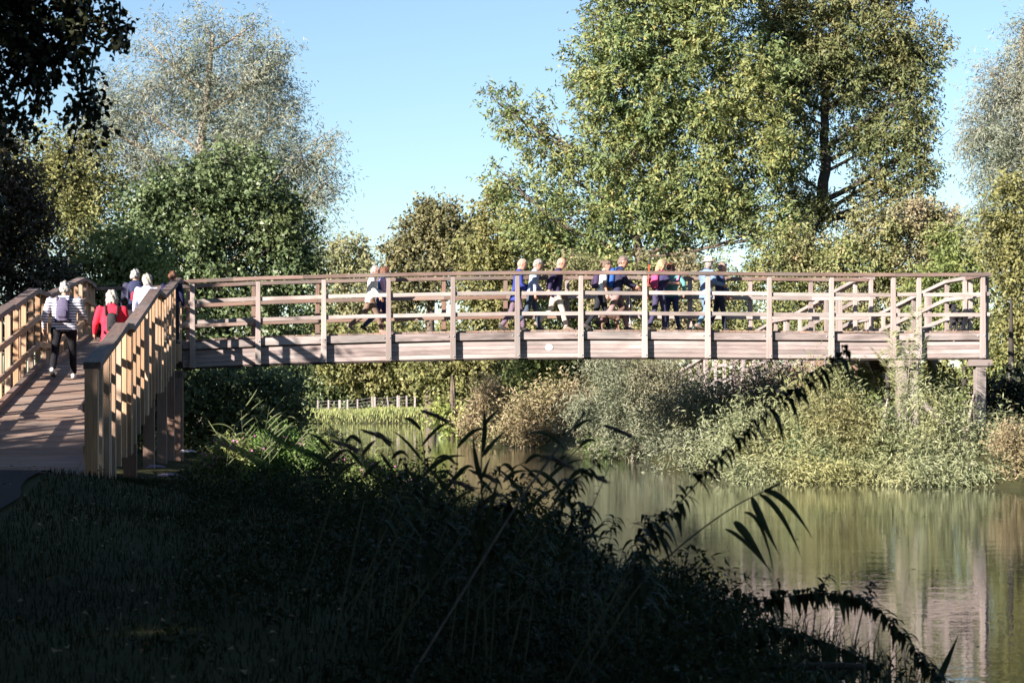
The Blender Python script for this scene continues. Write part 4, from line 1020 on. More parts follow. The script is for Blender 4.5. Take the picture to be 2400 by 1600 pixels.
    # hair
    if hairstyle != 'bald':
        g = Geo()
        back_, low_ = {'short': (.018, -.055), 'bob': (.024, -.10), 'long': (.03, -.12), 'pony': (.016, -.05), 'thin': (.010, -.04)}[hairstyle]
        e = {'short': .010, 'bob': .022, 'long': .024, 'pony': .010, 'thin': .006}[hairstyle]
        loft(g, [(hd((0, -.055, low_ - .02)), hx * .035 * k, hy * .025 * k), (hd((0, -.045, low_)), hx * (.055 + e) * k, hy * (.05 + e) * k), (hd((0, -.032, -.01)), hx * (.068 + e) * k, hy * (.068 + e) * k), (hd((0, -.022, .03)), hx * (.074 + e) * k, hy * (.080 + e) * k),
                 (hd((0, -.008, .075)), hx * (.067 + e) * k, hy * (.083 + e) * k), (hd((0, -.006, .108)), hx * (.045 + e) * k, hy * (.056 + e) * k), (hd((0, -.006, .124 + e * .3)), hx * .018 * k, hy * .024 * k)], 14)
        if hairstyle in ('long', 'bob'):
            dn = .17 if hairstyle == 'long' else .06
            for s in (1, -1): limb(g, [hd((.066 * s, -.01, .05)), hd((.076 * s, -.02, -.03)), hd((.07 * s, -.025, -.07 - dn))], [.03 * k, .033 * k, .02 * k], 8)
            if hairstyle == 'long': limb(g, [hd((0, -.07, 0)), hd((0, -.09, -.12)), hd((0, -.10, -.26))], [.06 * k, .07 * k, .035 * k], 8)
        if hairstyle == 'pony': limb(g, [hd((0, -.07, .06)), hd((0, -.125, .085)), hd((0, -.15, .03)), hd((0, -.155, -.05))], [.03 * k, .03 * k, .028 * k, .012 * k], 8)
        remesh_obj('hair', g, hairm(hair), root, 0.014, M4, 1)
    else:
        g = Geo()
        loft(g, [(hd((0, -.05, -.075)), hx * .04 * k, hy * .02 * k), (hd((0, -.04, -.055)), hx * .062 * k, hy * .05 * k), (hd((0, -.028, -.015)), hx * .074 * k, hy * .071 * k), (hd((0, -.022, .025)), hx * .0765 * k, hy * .076 * k), (hd((0, -.03, .035)), hx * .05 * k, hy * .05 * k)], 14)
        remesh_obj('hair', g, hairm(hair), root, 0.012, M4, 1)
    if hat is not None:
        g = Geo()
        loft(g, [(hd((0, 0, .042)), hx * .10 * k, hy * .11 * k), (hd((0, 0, .05)), hx * .155 * k, hy * .165 * k), (hd((0, 0, .058)), hx * .155 * k, hy * .165 * k), (hd((0, 0, .068)), hx * .094 * k, hy * .106 * k), (hd((0, 0, .10)), hx * .09 * k, hy * .10 * k), (hd((0, 0, .15)), hx * .078 * k, hy * .088 * k), (hd((0, 0, .165)), hx * .05 * k, hy * .055 * k)], 18)
        h_o = obj('sun_hat', g.mesh('sun_hat'), cl_m(hat), root, M4)
    return root, dict(k=k, tor=tor, M4=M4, A=A, hd=hd, W=W)

def backpack(info, label, col, size=(.15, .09, .24), z=0.30, strap=True, pocket=None):
    k = info['k']; tor = info['tor']; M4 = info['M4']
    c0 = tor(0, -.17, z) * k
    root = thing('backpack', label, 'backpack', M4 @ c0)
    g = Geo(); sx, sy, sz = size
    up = (tor(0, 0, 1) - tor(0, 0, 0)); bk = (tor(0, -1, 0) - tor(0, 0, 0))
    def rr(h, fx, fy, off=0): return ((tor(0, -.125 - sy * .5 + off, z + h)) * k, Vector((1, 0, 0)) * sx * fx * k, bk * sy * fy * k)
    loft(g, [rr(-sz, .7, .6), rr(-sz * .92, .95, .9), rr(-sz * .3, 1, 1.05), rr(sz * .4, .95, .95), rr(sz * .8, .8, .75), rr(sz, .45, .4)], 16)
    remesh_obj('pack', g, cl_m(col), root, .018, M4, 1)
    g = Geo(); loft(g, [((tor(0, -.125 - sy * 1.45, z - sz * .75)) * k, Vector((1, 0, 0)) * sx * .6 * k, bk * .01), ((tor(0, -.125 - sy * 1.5, z - sz * .6)) * k, Vector((1, 0, 0)) * sx * .72 * k, bk * .035), ((tor(0, -.125 - sy * 1.45, z - sz * .1)) * k, Vector((1, 0, 0)) * sx * .66 * k, bk * .03), ((tor(0, -.125 - sy * 1.4, z + sz * .05)) * k, Vector((1, 0, 0)) * sx * .4 * k, bk * .01)], 12)
    remesh_obj('pocket', g, cl_m(pocket or [c * .8 for c in col]), root, .014, M4, 1)
    for s in (1, -1):
        g = Geo(); limb(g, [tor(.10 * s, -.14, z + .12) * k, tor(.115 * s, -.09, .545) * k, tor(.12 * s, .02, .57) * k, tor(.12 * s, .125, .45) * k, tor(.14 * s, .10, .18) * k, tor(.13 * s, -.13, z - .2) * k], [.018] * 6, 6)
        obj('strap', g.mesh('strap'), cl_m([c * .6 for c in col]), root, M4)
    return root

def on_bridge(px, off=0.75):
    s = s_of(px, off); return fl(s, off, zt(s) + DECK - 0.01)
def on_ramp(px, Y):
    x = (px - 1200) / F * Y
    q = (Vector((x, Y, 0)) - R0).dot(U); return Vector((x, Y, dz1(q) + 0.0))
RT = TH; LTW = TH + math.pi; RAMPD = math.atan2(U.y, U.x)
G2 = 'walkers on the approach ramp'
# on the ramp
_, i1 = person('person in blue and white striped top and black trousers walking up the ramp', on_ramp(150, 32.6), RAMPD - 0.08, 1.63, (0.6, 0.6, 0.65), (0.012, 0.012, 0.016), (0.62, 0.60, 0.56), 'short', SHOE_W, 0.08, 0.28, 1,
               ((0.35, 0.22, 0.9), (-0.28, 0.28, 0.25)), topmat=striped('stripe_navy_white', (0.70, 0.69, 0.72), (0.06, 0.065, 0.12)), wide=1.25, nod=0.1, group=G2, coat=.03)
backpack(i1, 'small mauve grey backpack on the striped top', (0.10, 0.09, 0.15), (.125, .065, .21), .30)
_, i2 = person('person in hooded red coat beside the ramp handrail, black bag on back', on_ramp(262, 31.6), RAMPD + 0.05, 1.56, (0.62, 0.03, 0.06), (0.02, 0.02, 0.025), (0.58, 0.55, 0.50), 'bob', SHOE_D, 0.06, 0.2, -1,
               ((0.3, 0.2, 0.8), (0.1, 0.3, 0.7)), coat=0.18, wide=1.05, collar=(0.62, 0.03, 0.06), group=G2)
backpack(i2, 'small black rucksack on the red coat', (0.03, 0.03, 0.035), (.10, .055, .17), .24)
_, i3 = person('white haired person with navy and red rucksack near the top of the ramp', on_ramp(318, 40.0), RAMPD + 0.1, 1.68, (0.05, 0.05, 0.09), (0.025, 0.025, 0.03), (0.60, 0.57, 0.55), 'short', SHOE_D, 0.1, 0.22, 1,
               ((0.2, 0.15, 0.5), (0.2, 0.2, 0.7)), headturn=-0.7, group=G2)
backpack(i3, 'bulky navy rucksack with red side pocket near the top of the ramp', (0.03, 0.035, 0.075), (.17, .11, .27), .30, pocket=(0.55, 0.03, 0.05))
person('person in pale lilac patterned shirt beside the navy rucksack', on_ramp(345, 39.4), RAMPD + 0.15, 1.60, (0.50, 0.52, 0.68), (0.03, 0.03, 0.04), (0.60, 0.56, 0.48), 'bob', SHOE_D, 0.05, 0.15, -1, ((0.1, 0.15, 0.3), (0.1, 0.2, 0.5)), coat=.05, headturn=.3, group=G2)
person('short auburn haired person in navy top at the corner of the ramp', on_ramp(402, 42.2), RAMPD - 0.3, 1.55, (0.02, 0.022, 0.06), (0.03, 0.03, 0.04), (0.26, 0.11, 0.06), 'short', SHOE_D, 0.05, 0.15, 1, ((0.1, 0.15, 0.3), (0.1, 0.2, 0.3)), group=G2)
# on the span
_, ip = person('person in cream jacket and brown trousers striding along the bridge', on_bridge(868, 0.62), RT, 1.64, (0.74, 0.68, 0.60), (0.16, 0.11, 0.085), (0.50, 0.44, 0.43), 'short', SHOE_T, 0.12, 0.42, 1, ((0.1, 0.1, 0.6), (0.3, 0.1, 0.9)), coat=.06, nod=.25)
person('person in blue body warmer with pink striped sleeves beside the cream jacket', on_bridge(893, 1.05), RT, 1.62, (0.05, 0.09, 0.24), (0.03, 0.04, 0.11), (0.24, 0.10, 0.06), 'bob', SHOE_D, 0.08, 0.36, -1, ((0.15, 0.1, 0.25), (0.1, 0.1, 0.4)), sleevemat=striped('stripe_pink', (0.75, 0.55, 0.60), (0.45, 0.12, 0.20), 0.035), coat=.03)
person('fair haired person in royal blue jacket and mauve trousers behind a post', on_bridge(1210, 0.95), RT, 1.74, (0.035, 0.05, 0.22), (0.14, 0.10, 0.14), (0.52, 0.44, 0.36), 'thin', SHOE_D, 0.14, 0.25, 1, ((0.1, 0.12, 0.5), (0.25, 0.1, 0.9)), coat=.16, nod=.35)
person('grey haired person in pale blue shirt and slate trousers mid stride', on_bridge(1246, 0.6), RT, 1.72, (0.34, 0.41, 0.56), (0.055, 0.075, 0.105), (0.40, 0.40, 0.38), 'short', SHOE_D, 0.16, 0.30, -1, ((-0.1, 0.1, 0.2), (0.2, 0.1, 0.5)), nod=.35)
person('balding person in navy jacket and beige trousers walking with hands behind back', on_bridge(1303, 0.6), RT, 1.76, (0.04, 0.03, 0.075), (0.58, 0.50, 0.40), (0.45, 0.38, 0.33), 'bald', SHOE_T, 0.12, 0.34, 1, ((-0.75, 0.2, 0.55), (-0.7, 0.2, 0.6)), coat=.07, nod=.3, wide=1.06)
_, i7 = person('person in white T-shirt with ponytail and black trousers beside the tall navy jacket', on_bridge(1408, 0.7), RT, 1.69, (0.78, 0.78, 0.74), (0.02, 0.022, 0.03), (0.22, 0.15, 0.11), 'pony', SHOE_D, 0.16, 0.25, 1, ((0.0, 0.1, 0.25), (0.2, 0.1, 0.6)), sleeve='short', nod=.3, headturn=-.2)
backpack(i7, 'dark plum rucksack on the white T-shirt', (0.05, 0.035, 0.075), (.14, .085, .23), .32)
_, i8 = person('tall person in navy jacket and mauve brown trousers looking down ahead', on_bridge(1446, 0.62), RT, 1.80, (0.03, 0.03, 0.06), (0.24, 0.155, 0.15), (0.30, 0.22, 0.20), 'short', SHOE_D, 0.14, 0.36, -1, ((0.45, 0.12, 0.6), (0.5, 0.12, 0.5)), coat=.06, nod=.4, wide=1.05, collar=(0.04, 0.04, 0.08))
backpack(i8, 'bright blue rucksack on the tall navy jacket', (0.03, 0.09, 0.32), (.14, .08, .23), .30)
_, i9 = person('long haired blond person in navy top looking at a sheet', on_bridge(1545, 0.6), RT + 0.5, 1.68, (0.045, 0.04, 0.10), (0.05, 0.045, 0.09), (0.66, 0.48, 0.28), 'long', SHOE_T, 0.06, 0.14, 1, ((0.45, 0.05, 1.1), (0.4, 0.05, 1.2)), sleeve='short', nod=.3, wide=1.05)
backpack(i9, 'bright pink rucksack behind the blond hair', (0.55, 0.07, 0.18), (.13, .07, .2), .30)
_, i10 = person('auburn haired person in sunglasses and teal top facing the others, arm reaching to the rail', on_bridge(1574, 0.98), LTW + 0.9, 1.62, (0.09, 0.24, 0.23), (0.03, 0.045, 0.10), (0.26, 0.10, 0.05), 'bob', SHOE_D, 0.03, 0.12, 1, ((0.5, 0.1, 1.1), (0.2, 0.75, 0.1)), glasses=True, collar=(0.75, 0.75, 0.75))
person('person in cream sun hat, denim jacket and blue jeans standing turned away', on_bridge(1655, 0.62), RT + 0.45, 1.74, (0.16, 0.23, 0.36), (0.13, 0.21, 0.31), (0.45, 0.42, 0.40), 'short', SHOE_T, 0.04, 0.24, -1, ((0.2, 0.2, 1.2), (0.3, 0.2, 1.2)), coat=.10, hat=(0.76, 0.70, 0.58), wide=1.1, headturn=1.3, nod=0.05, collar=(0.05, 0.07, 0.12))
person('red faced person mostly hidden behind the sun hat', on_bridge(1686, 1.05), RT, 1.66, (0.06, 0.07, 0.14), (0.03, 0.035, 0.06), (0.50, 0.33, 0.28), 'thin', SHOE_D, 0.05, 0.2, 1, ((0.2, 0.1, 0.4), (0.2, 0.1, 0.4)), nod=.2)

# pink sheet held by the blond person, red walking pole on the pink rucksack, pale stick of the tall person
M4 = i9['M4']; A = i9['A']; k = i9['k']
hc = (A[0][2] + A[1][2]) * 0.5 * k + Vector((0, .09, .06))
me = bpy.data.meshes.new('map_sheet'); vs = []
for a in range(4):
    for b_ in range(5):
        vs.append((hc.x - .14 + .28 * a / 3, hc.y + .02 + .03 * math.sin(a * 1.3) + .05 * b_ / 4, hc.z - .06 + .22 * b_ / 4))
me.from_pydata(vs, [], [(a * 5 + b_, a * 5 + b_ + 1, (a + 1) * 5 + b_ + 1, (a + 1) * 5 + b_) for a in range(3) for b_ in range(4)])
tag(obj('paper_sheet', me, plain('pink_paper', (0.72, 0.14, 0.34), 0.7), None, M4), 'bright pink paper sheet held by the blond person', 'paper')
def pole(name, label, p0, p1, col, r=.010):
    root = thing(name, label, 'stick', p0); d = (Vector(p1) - Vector(p0))
    g = Geo(); g.tube([p0, Vector(p0) + d * .5, Vector(p0) + d * .86], [r * .7, r, r], 6); obj('shaft', g.mesh('shaft'), plain('pole', col, .4), root)
    g = Geo(); g.tube([Vector(p0) + d * .85, Vector(p0) + d * .93, p1], [r * 1.5, r * 1.9, r * 1.2], 8); obj('handle', g.mesh('handle'), plain('pole_grip', (.03, .03, .03), .7), root)
s_ = s_of(1521, .7); p1 = at(1522, 606, fl(s_, .7).y); p0 = at(1518, 700, fl(s_, .7).y)
pole('walking_pole', 'red walking pole strapped upright to the pink rucksack', p0, p1, (0.55, 0.04, 0.03), .016)
s_ = s_of(1476, .75); pole('walking_stick', 'thin pale walking stick in the hand of the tall navy jacket', fl(s_, .72, zt(s_) + DECK), at(1474, 676, fl(s_, .72).y), (0.72, 0.66, 0.62), .010)

# ------------------------------------------------------------------ dogs
def dog(label, pos, heading, H, col, belly, shaggy=0.0):
    root = thing('dog', label, 'dog', pos, heading - math.pi / 2); M4 = WORLD[root.name]; k = H / 0.5
    g = Geo(); X, Yv, Zv = Vector((1, 0, 0)), Vector((0, 1, 0)), Vector((0, 0, 1))
    def r(y, z, rx, rz): return (Vector((0, y, z)) * k, X * rx * k, Zv * rz * k)
    loft(g, [r(-.33, .42, .05, .06), r(-.28, .42, .095, .10), r(-.12, .42, .10, .105), r(.06, .41, .11, .13), r(.2, .42, .105, .14), r(.27, .45, .07, .10), r(.30, .46, .04, .06)], 12)
    def lb(P, R): limb(g, [Vector(p) * k for p in P], [a * k for a in R], 8)
    lb([(0, .22, .48), (0, .33, .58), (0, .38, .63)], [.085, .07, .065])                       # neck
    lb([(0, .37, .65), (0, .42, .655), (0, .50, .625), (0, .56, .61)], [.07, .072, .042, .032])   # head and muzzle
    for s in (1, -1):
        lb([(.055 * s, .37, .70), (.085 * s, .36, .66), (.09 * s, .36, .60)], [.03, .03, .02])        # ears
        lb([(.07 * s, .2, .36), (.075 * s, .17, .24), (.075 * s, .2, .13), (.075 * s, .2, .03), (.075 * s, .235, .015)], [.06, .042, .03, .026, .028])   # foreleg
        lb([(.07 * s, -.24, .38), (.08 * s, -.17, .26), (.08 * s, -.30, .155), (.08 * s, -.29, .03), (.08 * s, -.25, .015)], [.085, .06, .032, .026, .028])   # hind leg with hock
    lb([(0, -.32, .46), (0, -.42, .50), (0, -.47, .58)], [.03, .024, .012])
    m, ntm, b = new_mat('dog_coat'); sx = ntm.nodes.new('ShaderNodeSeparateXYZ'); ntm.links.new(texco(ntm), sx.inputs[0])
    nz = noise(ntm, texco(ntm), 20, 4, .7); zz = math_n(ntm, 'ADD', math_n(ntm, 'MULTIPLY', sx.outputs[2], 1 / (k * .6)), math_n(ntm, 'MULTIPLY', nz, .3))
    c = ramp(ntm, [(.45, belly), (.75, col)], zz); ntm.links.new(c, b.inputs['Base Color']); b.inputs['Roughness'].default_value = .8; bump(ntm, b, nz, .8, .03)
    remesh_obj('body', g, m, root, 0.014, M4, 1)
    ge = Geo(); limb(ge, [Vector((0, .565, .622)) * k, Vector((0, .585, .622)) * k], [.018 * k, .014 * k], 6); obj('nose', ge.mesh('nose'), EYE, root, M4)
    return root
dog('brown and black dog walking at the feet of the tall navy jacket', on_bridge(1432, 0.5), RT + 0.2, 0.42, (0.09, 0.05, 0.04), (0.20, 0.11, 0.08))
dog('black dog standing at the far end of the bridge', on_bridge(2240, 0.7), RT + 1.45, 0.48, (0.012, 0.011, 0.014), (0.02, 0.016, 0.02))

# bake the remeshed figures
bpy.context.view_layer.update()
dg = bpy.context.evaluated_depsgraph_get()
_jr = np.random.default_rng(3)
for o in BAKE:
    me = bpy.data.meshes.new_from_object(o.evaluated_get(dg)); old = o.data; mats = [m for m in old.materials]
    o.modifiers.clear(); o.data = me
    if o.name.startswith('hair'):      # loose strands: roughen the hair surface
        nv = len(me.vertices); co_ = np.empty(nv * 3, dtype=np.float32); me.vertices.foreach_get('co', co_); co_ = co_.reshape(-1, 3)
        nr = np.empty(nv * 3, dtype=np.float32); me.vertices.foreach_get('normal', nr); nr = nr.reshape(-1, 3)
        co_ += nr * (_jr.normal(size=(nv, 1)) * 0.006 + 0.008 * np.sin(co_[:, :1] * 90 + co_[:, 2:3] * 40)); me.vertices.foreach_set('co', co_.ravel()); me.update()
    if not me.materials:
        for m in mats: me.materials.append(m)
# ------------------------------------------------------------------ trees that shade the near bank
shade_leaf = dict(dens=6.5, L=0.72, Wd=0.56, spray=0.9, per=8, droop=0.2, K=16, sub=0.45, shell=0.8)
for i in range(11):
    t = -15.0 + 2.85 * i
    x, y = -12 + 0.75 * t, -0.66 * t; z = gz(x, y); h = [8.6, 9.5, 10.8, 11.2, 10.8, 10.8, 10.8, 10.8, 10.8, 10.8, 10.5][i]
    woody('bank_tree', 'dense unseen tree added behind the path to block the sky', 'tree', (x, y, z), [(x, y, z - .1), (x, y, z + 3), (x + .3, y, z + 7)],
          [((x, y, z + h - 2.8), (2.6, 2.6, 2.8), 1.0), ((x + .8, y - 1.0, z + 3.2), (2.4, 2.4, 2.8), 1.0), ((x - .6, y + .6, z + 5.5), (2.4, 2.4, 3.2), 1.0)], shade_leaf, M['alder'], M['bark'], seed=80 + i, r0=0.22, twigs=2, group='trees of the shade row')
x, y = -21.5, 36.0; z = gz(x, y)  # out of view, added to shade the dark shrub and the landing
woody('bank_tree', 'tall unseen tree added for shade beyond the left side of the ramp', 'tree', (x, y, z), [(x, y, z - .1), (x, y, z + 5), (x, y, z + 9)],
      [((x, y, z + 10), (4, 4, 4), 1.0), ((x + 1, y + 1, z + 5), (3.5, 3.5, 4), 1.0)], shade_leaf, M['alder'], M['bark'], seed=92, r0=0.3, twigs=3)
for i, (x, y, h) in enumerate([(-12.3, 29.8, 5.3), (-12.5, 33.0, 5.8), (-12.8, 36.2, 6.2), (-14.2, 39.5, 6.8), (-12.6, 18.6, 5.2)]):  # out of view, placed and sized only to shade the ramp's left side
    z = gz(x, y)
    woody('shade_shrub', ['unseen shrub added for shade left of the middle of the ramp', 'rounded unseen shrub added for shade left of the upper ramp', 'unseen shrub added for shade just below the ramp landing', 'tall unseen shrub added for shade left of the ramp landing', 'unseen shrub added for shade left of the ramp foot'][i], 'shrub', (x, y, z), [(x, y, z - .1), (x, y, z + 1.5), (x, y, z + h * .6)],
          [((x, y, z + h * .52), (1.5, 2.0, h * .5), 1.0), ((x, y + 1, z + h * .35), (1.4, 1.6, h * .36), 1.0)], dict(shade_leaf, dens=22, L=.3, Wd=.22), M['alder'], M['bark'], seed=140 + i, r0=0.1, twigs=2)
x, y = -5.5, 1.5; z = gz(x, y)  # canopy above the view, added to keep skylight off the near bank
woody('bank_tree', 'broad unseen tree with canopy added to darken the near bank and path', 'tree', (x, y, z), [(x, y, z - .1), (x + .2, y, z + 4), (x + .8, y + 1, z + 7.5)],
      [((-5, 4, 9.0), (4, 4.5, 1.9), 1.0), ((1, 3, 9.3), (4, 4.5, 1.9), 1.0), ((-4, 10.5, 9.2), (4, 3.2, 1.9), 1.0), ((2.5, 10, 9.6), (4, 3.2, 1.9), 1.0), ((-8, 8, 9.2), (3.5, 4, 1.9), 1.0), ((-9, 14, 9.4), (3, 3.5, 1.9), .8), ((6.5, 5, 9.8), (3.5, 4.5, 1.9), 1.0), ((0, 15.5, 10.4), (4, 3, 1.9), 1.0), ((-6, 16.5, 10.4), (4, 3, 1.9), 1.0), ((4, -3, 9.5), (4, 4, 2.2), 1.0)],
      dict(dens=22, L=0.40, Wd=0.30, spray=0.8, per=8, droop=0.2, K=30, sub=0.42, shell=1.0), M['alder'], M['bark'], seed=91, r0=0.35, twigs=3, clear=6.4)

for i, (x, y) in enumerate([(4.5, -13.5), (8.0, -18.0), (1.0, -12.0)]):  # added behind the camera to block skylight from the back
    z = gz(x, y)
    woody('bank_tree', 'dense unseen tree added behind the path to block the sky', 'tree', (x, y, z), [(x, y, z - .1), (x, y, z + 3), (x, y, z + 7)], [((x, y, z + 8), (3, 3, 3), 1.0), ((x, y, z + 3.5), (3, 3, 3.3), 1.0)], shade_leaf, M['alder'], M['bark'], seed=160 + i, r0=0.22, twigs=2, group='trees of the shade row')
# dark foreground tree whose twigs hang into the top left corner
Yn = 17.0
def hang(root, rng):
    for (a, b_, c_) in [((195, 150), (190, 330), (130, 445)), ((120, 120), (60, 260), (85, 330)), ((150, 100), (110, 200), (70, 300)), ((235, 60), (200, 180), (215, 340)), ((60, 150), (40, 230), (20, 330)), ((280, 5), (285, 60), (265, 110))]:
        g = Geo(); pts_ = bez(at(a[0], a[1], Yn + .2), at(b_[0], b_[1], Yn), at(c_[0], c_[1], Yn - .1), 9)
        g.tube(pts_, [.011 * (1 - .7 * i / 8) for i in range(9)], 5); obj('twig', g.mesh('twig'), M['bark_dark'], root)
        n = 46; idx = rng.integers(1, 9, n); P = np.array([pts_[i] for i in idx]) + rng.normal(size=(n, 3)) * .03
        D = norm(rng.normal(size=(n, 3)) * .6 + np.array([0, 0, -.5])); N = norm(rng.normal(size=(n, 3)))
        V, Q = leaf_quads(P, D, N, .045 + .03 * rng.random(n), .035 + .02 * rng.random(n)); obj('leaves', mesh_np('leaves', V, Q), M['dark'], root)
xb = -7.6; 
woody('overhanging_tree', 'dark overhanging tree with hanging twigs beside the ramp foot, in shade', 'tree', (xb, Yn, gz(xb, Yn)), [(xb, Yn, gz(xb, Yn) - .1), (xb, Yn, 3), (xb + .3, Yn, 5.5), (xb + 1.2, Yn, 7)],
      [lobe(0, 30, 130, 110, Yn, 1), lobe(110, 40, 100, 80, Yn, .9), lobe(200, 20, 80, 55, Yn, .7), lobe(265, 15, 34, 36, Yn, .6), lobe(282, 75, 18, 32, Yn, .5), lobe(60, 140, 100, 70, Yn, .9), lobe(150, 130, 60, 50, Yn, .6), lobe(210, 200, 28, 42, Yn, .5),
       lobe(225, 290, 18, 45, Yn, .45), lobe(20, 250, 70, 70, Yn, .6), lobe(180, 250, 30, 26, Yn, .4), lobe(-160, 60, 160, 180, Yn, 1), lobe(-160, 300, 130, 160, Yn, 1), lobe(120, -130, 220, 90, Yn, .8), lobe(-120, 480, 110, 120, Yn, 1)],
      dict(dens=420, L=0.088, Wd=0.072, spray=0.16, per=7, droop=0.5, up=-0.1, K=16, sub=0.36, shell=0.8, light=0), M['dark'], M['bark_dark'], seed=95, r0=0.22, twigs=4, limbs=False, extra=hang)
Ys = 48.0
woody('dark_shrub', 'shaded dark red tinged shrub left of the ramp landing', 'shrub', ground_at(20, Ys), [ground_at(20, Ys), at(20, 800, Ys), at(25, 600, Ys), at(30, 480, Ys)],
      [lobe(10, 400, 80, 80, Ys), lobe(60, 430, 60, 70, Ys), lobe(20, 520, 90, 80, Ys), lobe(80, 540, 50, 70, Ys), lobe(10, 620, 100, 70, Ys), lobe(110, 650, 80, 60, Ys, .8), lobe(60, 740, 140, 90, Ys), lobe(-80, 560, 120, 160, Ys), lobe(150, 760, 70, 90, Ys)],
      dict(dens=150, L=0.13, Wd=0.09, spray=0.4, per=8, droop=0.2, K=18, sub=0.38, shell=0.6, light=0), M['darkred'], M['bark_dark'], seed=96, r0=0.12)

# ------------------------------------------------------------------ near bank: grass, undergrowth
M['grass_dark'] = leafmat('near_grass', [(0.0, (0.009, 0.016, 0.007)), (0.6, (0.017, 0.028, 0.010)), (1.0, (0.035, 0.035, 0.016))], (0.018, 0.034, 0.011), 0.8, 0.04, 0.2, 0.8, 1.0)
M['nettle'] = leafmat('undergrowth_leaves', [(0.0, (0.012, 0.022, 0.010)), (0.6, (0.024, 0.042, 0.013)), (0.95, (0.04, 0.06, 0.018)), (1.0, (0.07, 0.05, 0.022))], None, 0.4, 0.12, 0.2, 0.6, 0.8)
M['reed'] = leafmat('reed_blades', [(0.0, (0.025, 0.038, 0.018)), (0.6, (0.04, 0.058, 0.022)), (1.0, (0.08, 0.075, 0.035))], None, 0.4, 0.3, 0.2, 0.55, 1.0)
M['plume'] = leafmat('reed_plumes', [(0.0, (0.07, 0.055, 0.05)), (1.0, (0.15, 0.12, 0.10))], None, 0.4, 0.1, 0.2)
M['stalk'] = plain('dry_stalk', (0.11, 0.10, 0.09), 0.8, 0.3, 20)
M['greenstem'] = plain('green_stem', (0.05, 0.06, 0.03), 0.7, 0.3, 20)
rng = np.random.default_rng(101)
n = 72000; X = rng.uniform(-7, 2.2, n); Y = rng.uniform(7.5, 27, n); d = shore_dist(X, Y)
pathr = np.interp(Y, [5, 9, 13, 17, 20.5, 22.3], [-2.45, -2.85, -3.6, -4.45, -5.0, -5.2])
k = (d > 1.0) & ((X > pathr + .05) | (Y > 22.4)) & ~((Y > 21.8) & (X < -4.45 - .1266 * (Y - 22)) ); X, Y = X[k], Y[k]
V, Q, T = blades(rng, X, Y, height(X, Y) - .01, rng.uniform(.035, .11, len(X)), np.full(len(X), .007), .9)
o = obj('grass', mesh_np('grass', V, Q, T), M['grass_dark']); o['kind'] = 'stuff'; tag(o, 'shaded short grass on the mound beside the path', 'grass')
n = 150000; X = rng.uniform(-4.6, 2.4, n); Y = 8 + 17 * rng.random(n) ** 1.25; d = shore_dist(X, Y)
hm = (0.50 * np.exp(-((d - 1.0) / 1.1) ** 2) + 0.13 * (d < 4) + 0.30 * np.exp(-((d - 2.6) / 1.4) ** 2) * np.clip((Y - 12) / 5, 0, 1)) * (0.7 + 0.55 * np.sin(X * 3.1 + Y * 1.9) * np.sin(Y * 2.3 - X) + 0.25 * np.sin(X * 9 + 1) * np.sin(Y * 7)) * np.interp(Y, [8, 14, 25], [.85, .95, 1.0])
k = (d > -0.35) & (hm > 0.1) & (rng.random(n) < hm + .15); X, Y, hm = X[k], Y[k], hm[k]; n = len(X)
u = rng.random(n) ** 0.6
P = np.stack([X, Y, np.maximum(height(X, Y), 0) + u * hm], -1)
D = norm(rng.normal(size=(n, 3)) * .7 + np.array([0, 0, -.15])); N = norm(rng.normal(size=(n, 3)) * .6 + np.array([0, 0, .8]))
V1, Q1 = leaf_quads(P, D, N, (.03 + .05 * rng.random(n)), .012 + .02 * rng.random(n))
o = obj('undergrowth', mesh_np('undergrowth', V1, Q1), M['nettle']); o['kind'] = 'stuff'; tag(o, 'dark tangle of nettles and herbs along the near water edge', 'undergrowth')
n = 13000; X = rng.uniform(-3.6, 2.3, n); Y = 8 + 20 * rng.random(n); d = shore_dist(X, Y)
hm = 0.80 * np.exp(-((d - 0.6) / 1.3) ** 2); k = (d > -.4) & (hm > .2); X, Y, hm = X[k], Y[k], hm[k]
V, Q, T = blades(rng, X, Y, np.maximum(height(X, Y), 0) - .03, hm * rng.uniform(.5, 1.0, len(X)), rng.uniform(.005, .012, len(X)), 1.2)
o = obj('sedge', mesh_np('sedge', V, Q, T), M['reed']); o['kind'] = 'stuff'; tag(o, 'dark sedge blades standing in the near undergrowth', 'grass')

M['litter'] = leafmat('leaf_litter', [(0.0, (0.10, 0.06, 0.03)), (0.6, (0.20, 0.14, 0.07)), (1.0, (0.34, 0.28, 0.16))], None, 0.4, 0.1, 0.1, 0.7, 1.0)
n = 420; X = rng.uniform(-5.4, -1.0, n); Y = rng.uniform(9, 21.5, n); P = np.stack([X, Y, height(X, Y) + .05 + .05 * rng.random(n)], -1)
V, Q = leaf_quads(P, norm(rng.normal(size=(n, 3)) * np.array([1, 1, .15])), norm(rng.normal(size=(n, 3)) * .3 + np.array([0, 0, 1])), .03 + .035 * rng.random(n), .02 + .025 * rng.random(n))
o = obj('fallen_leaves', mesh_np('fallen_leaves', V, Q), M['litter']); o['kind'] = 'stuff'; tag(o, 'fallen brown leaves scattered on the grass and path edge', 'leaves')
n = 160; X = rng.uniform(-2, 9, n); Y = rng.uniform(13, 42, n); k = shore_dist(X, Y) < -.3; X, Y = X[k], Y[k]; n = len(X); P = np.stack([X, Y, np.full(n, .006)], -1)
V, Q = leaf_quads(P, norm(rng.normal(size=(n, 3)) * np.array([1, 1, 0.0001])), np.tile(np.array([[0., 0., 1.]]), (n, 1)), .03 + .03 * rng.random(n), .025 + .02 * rng.random(n), .05)
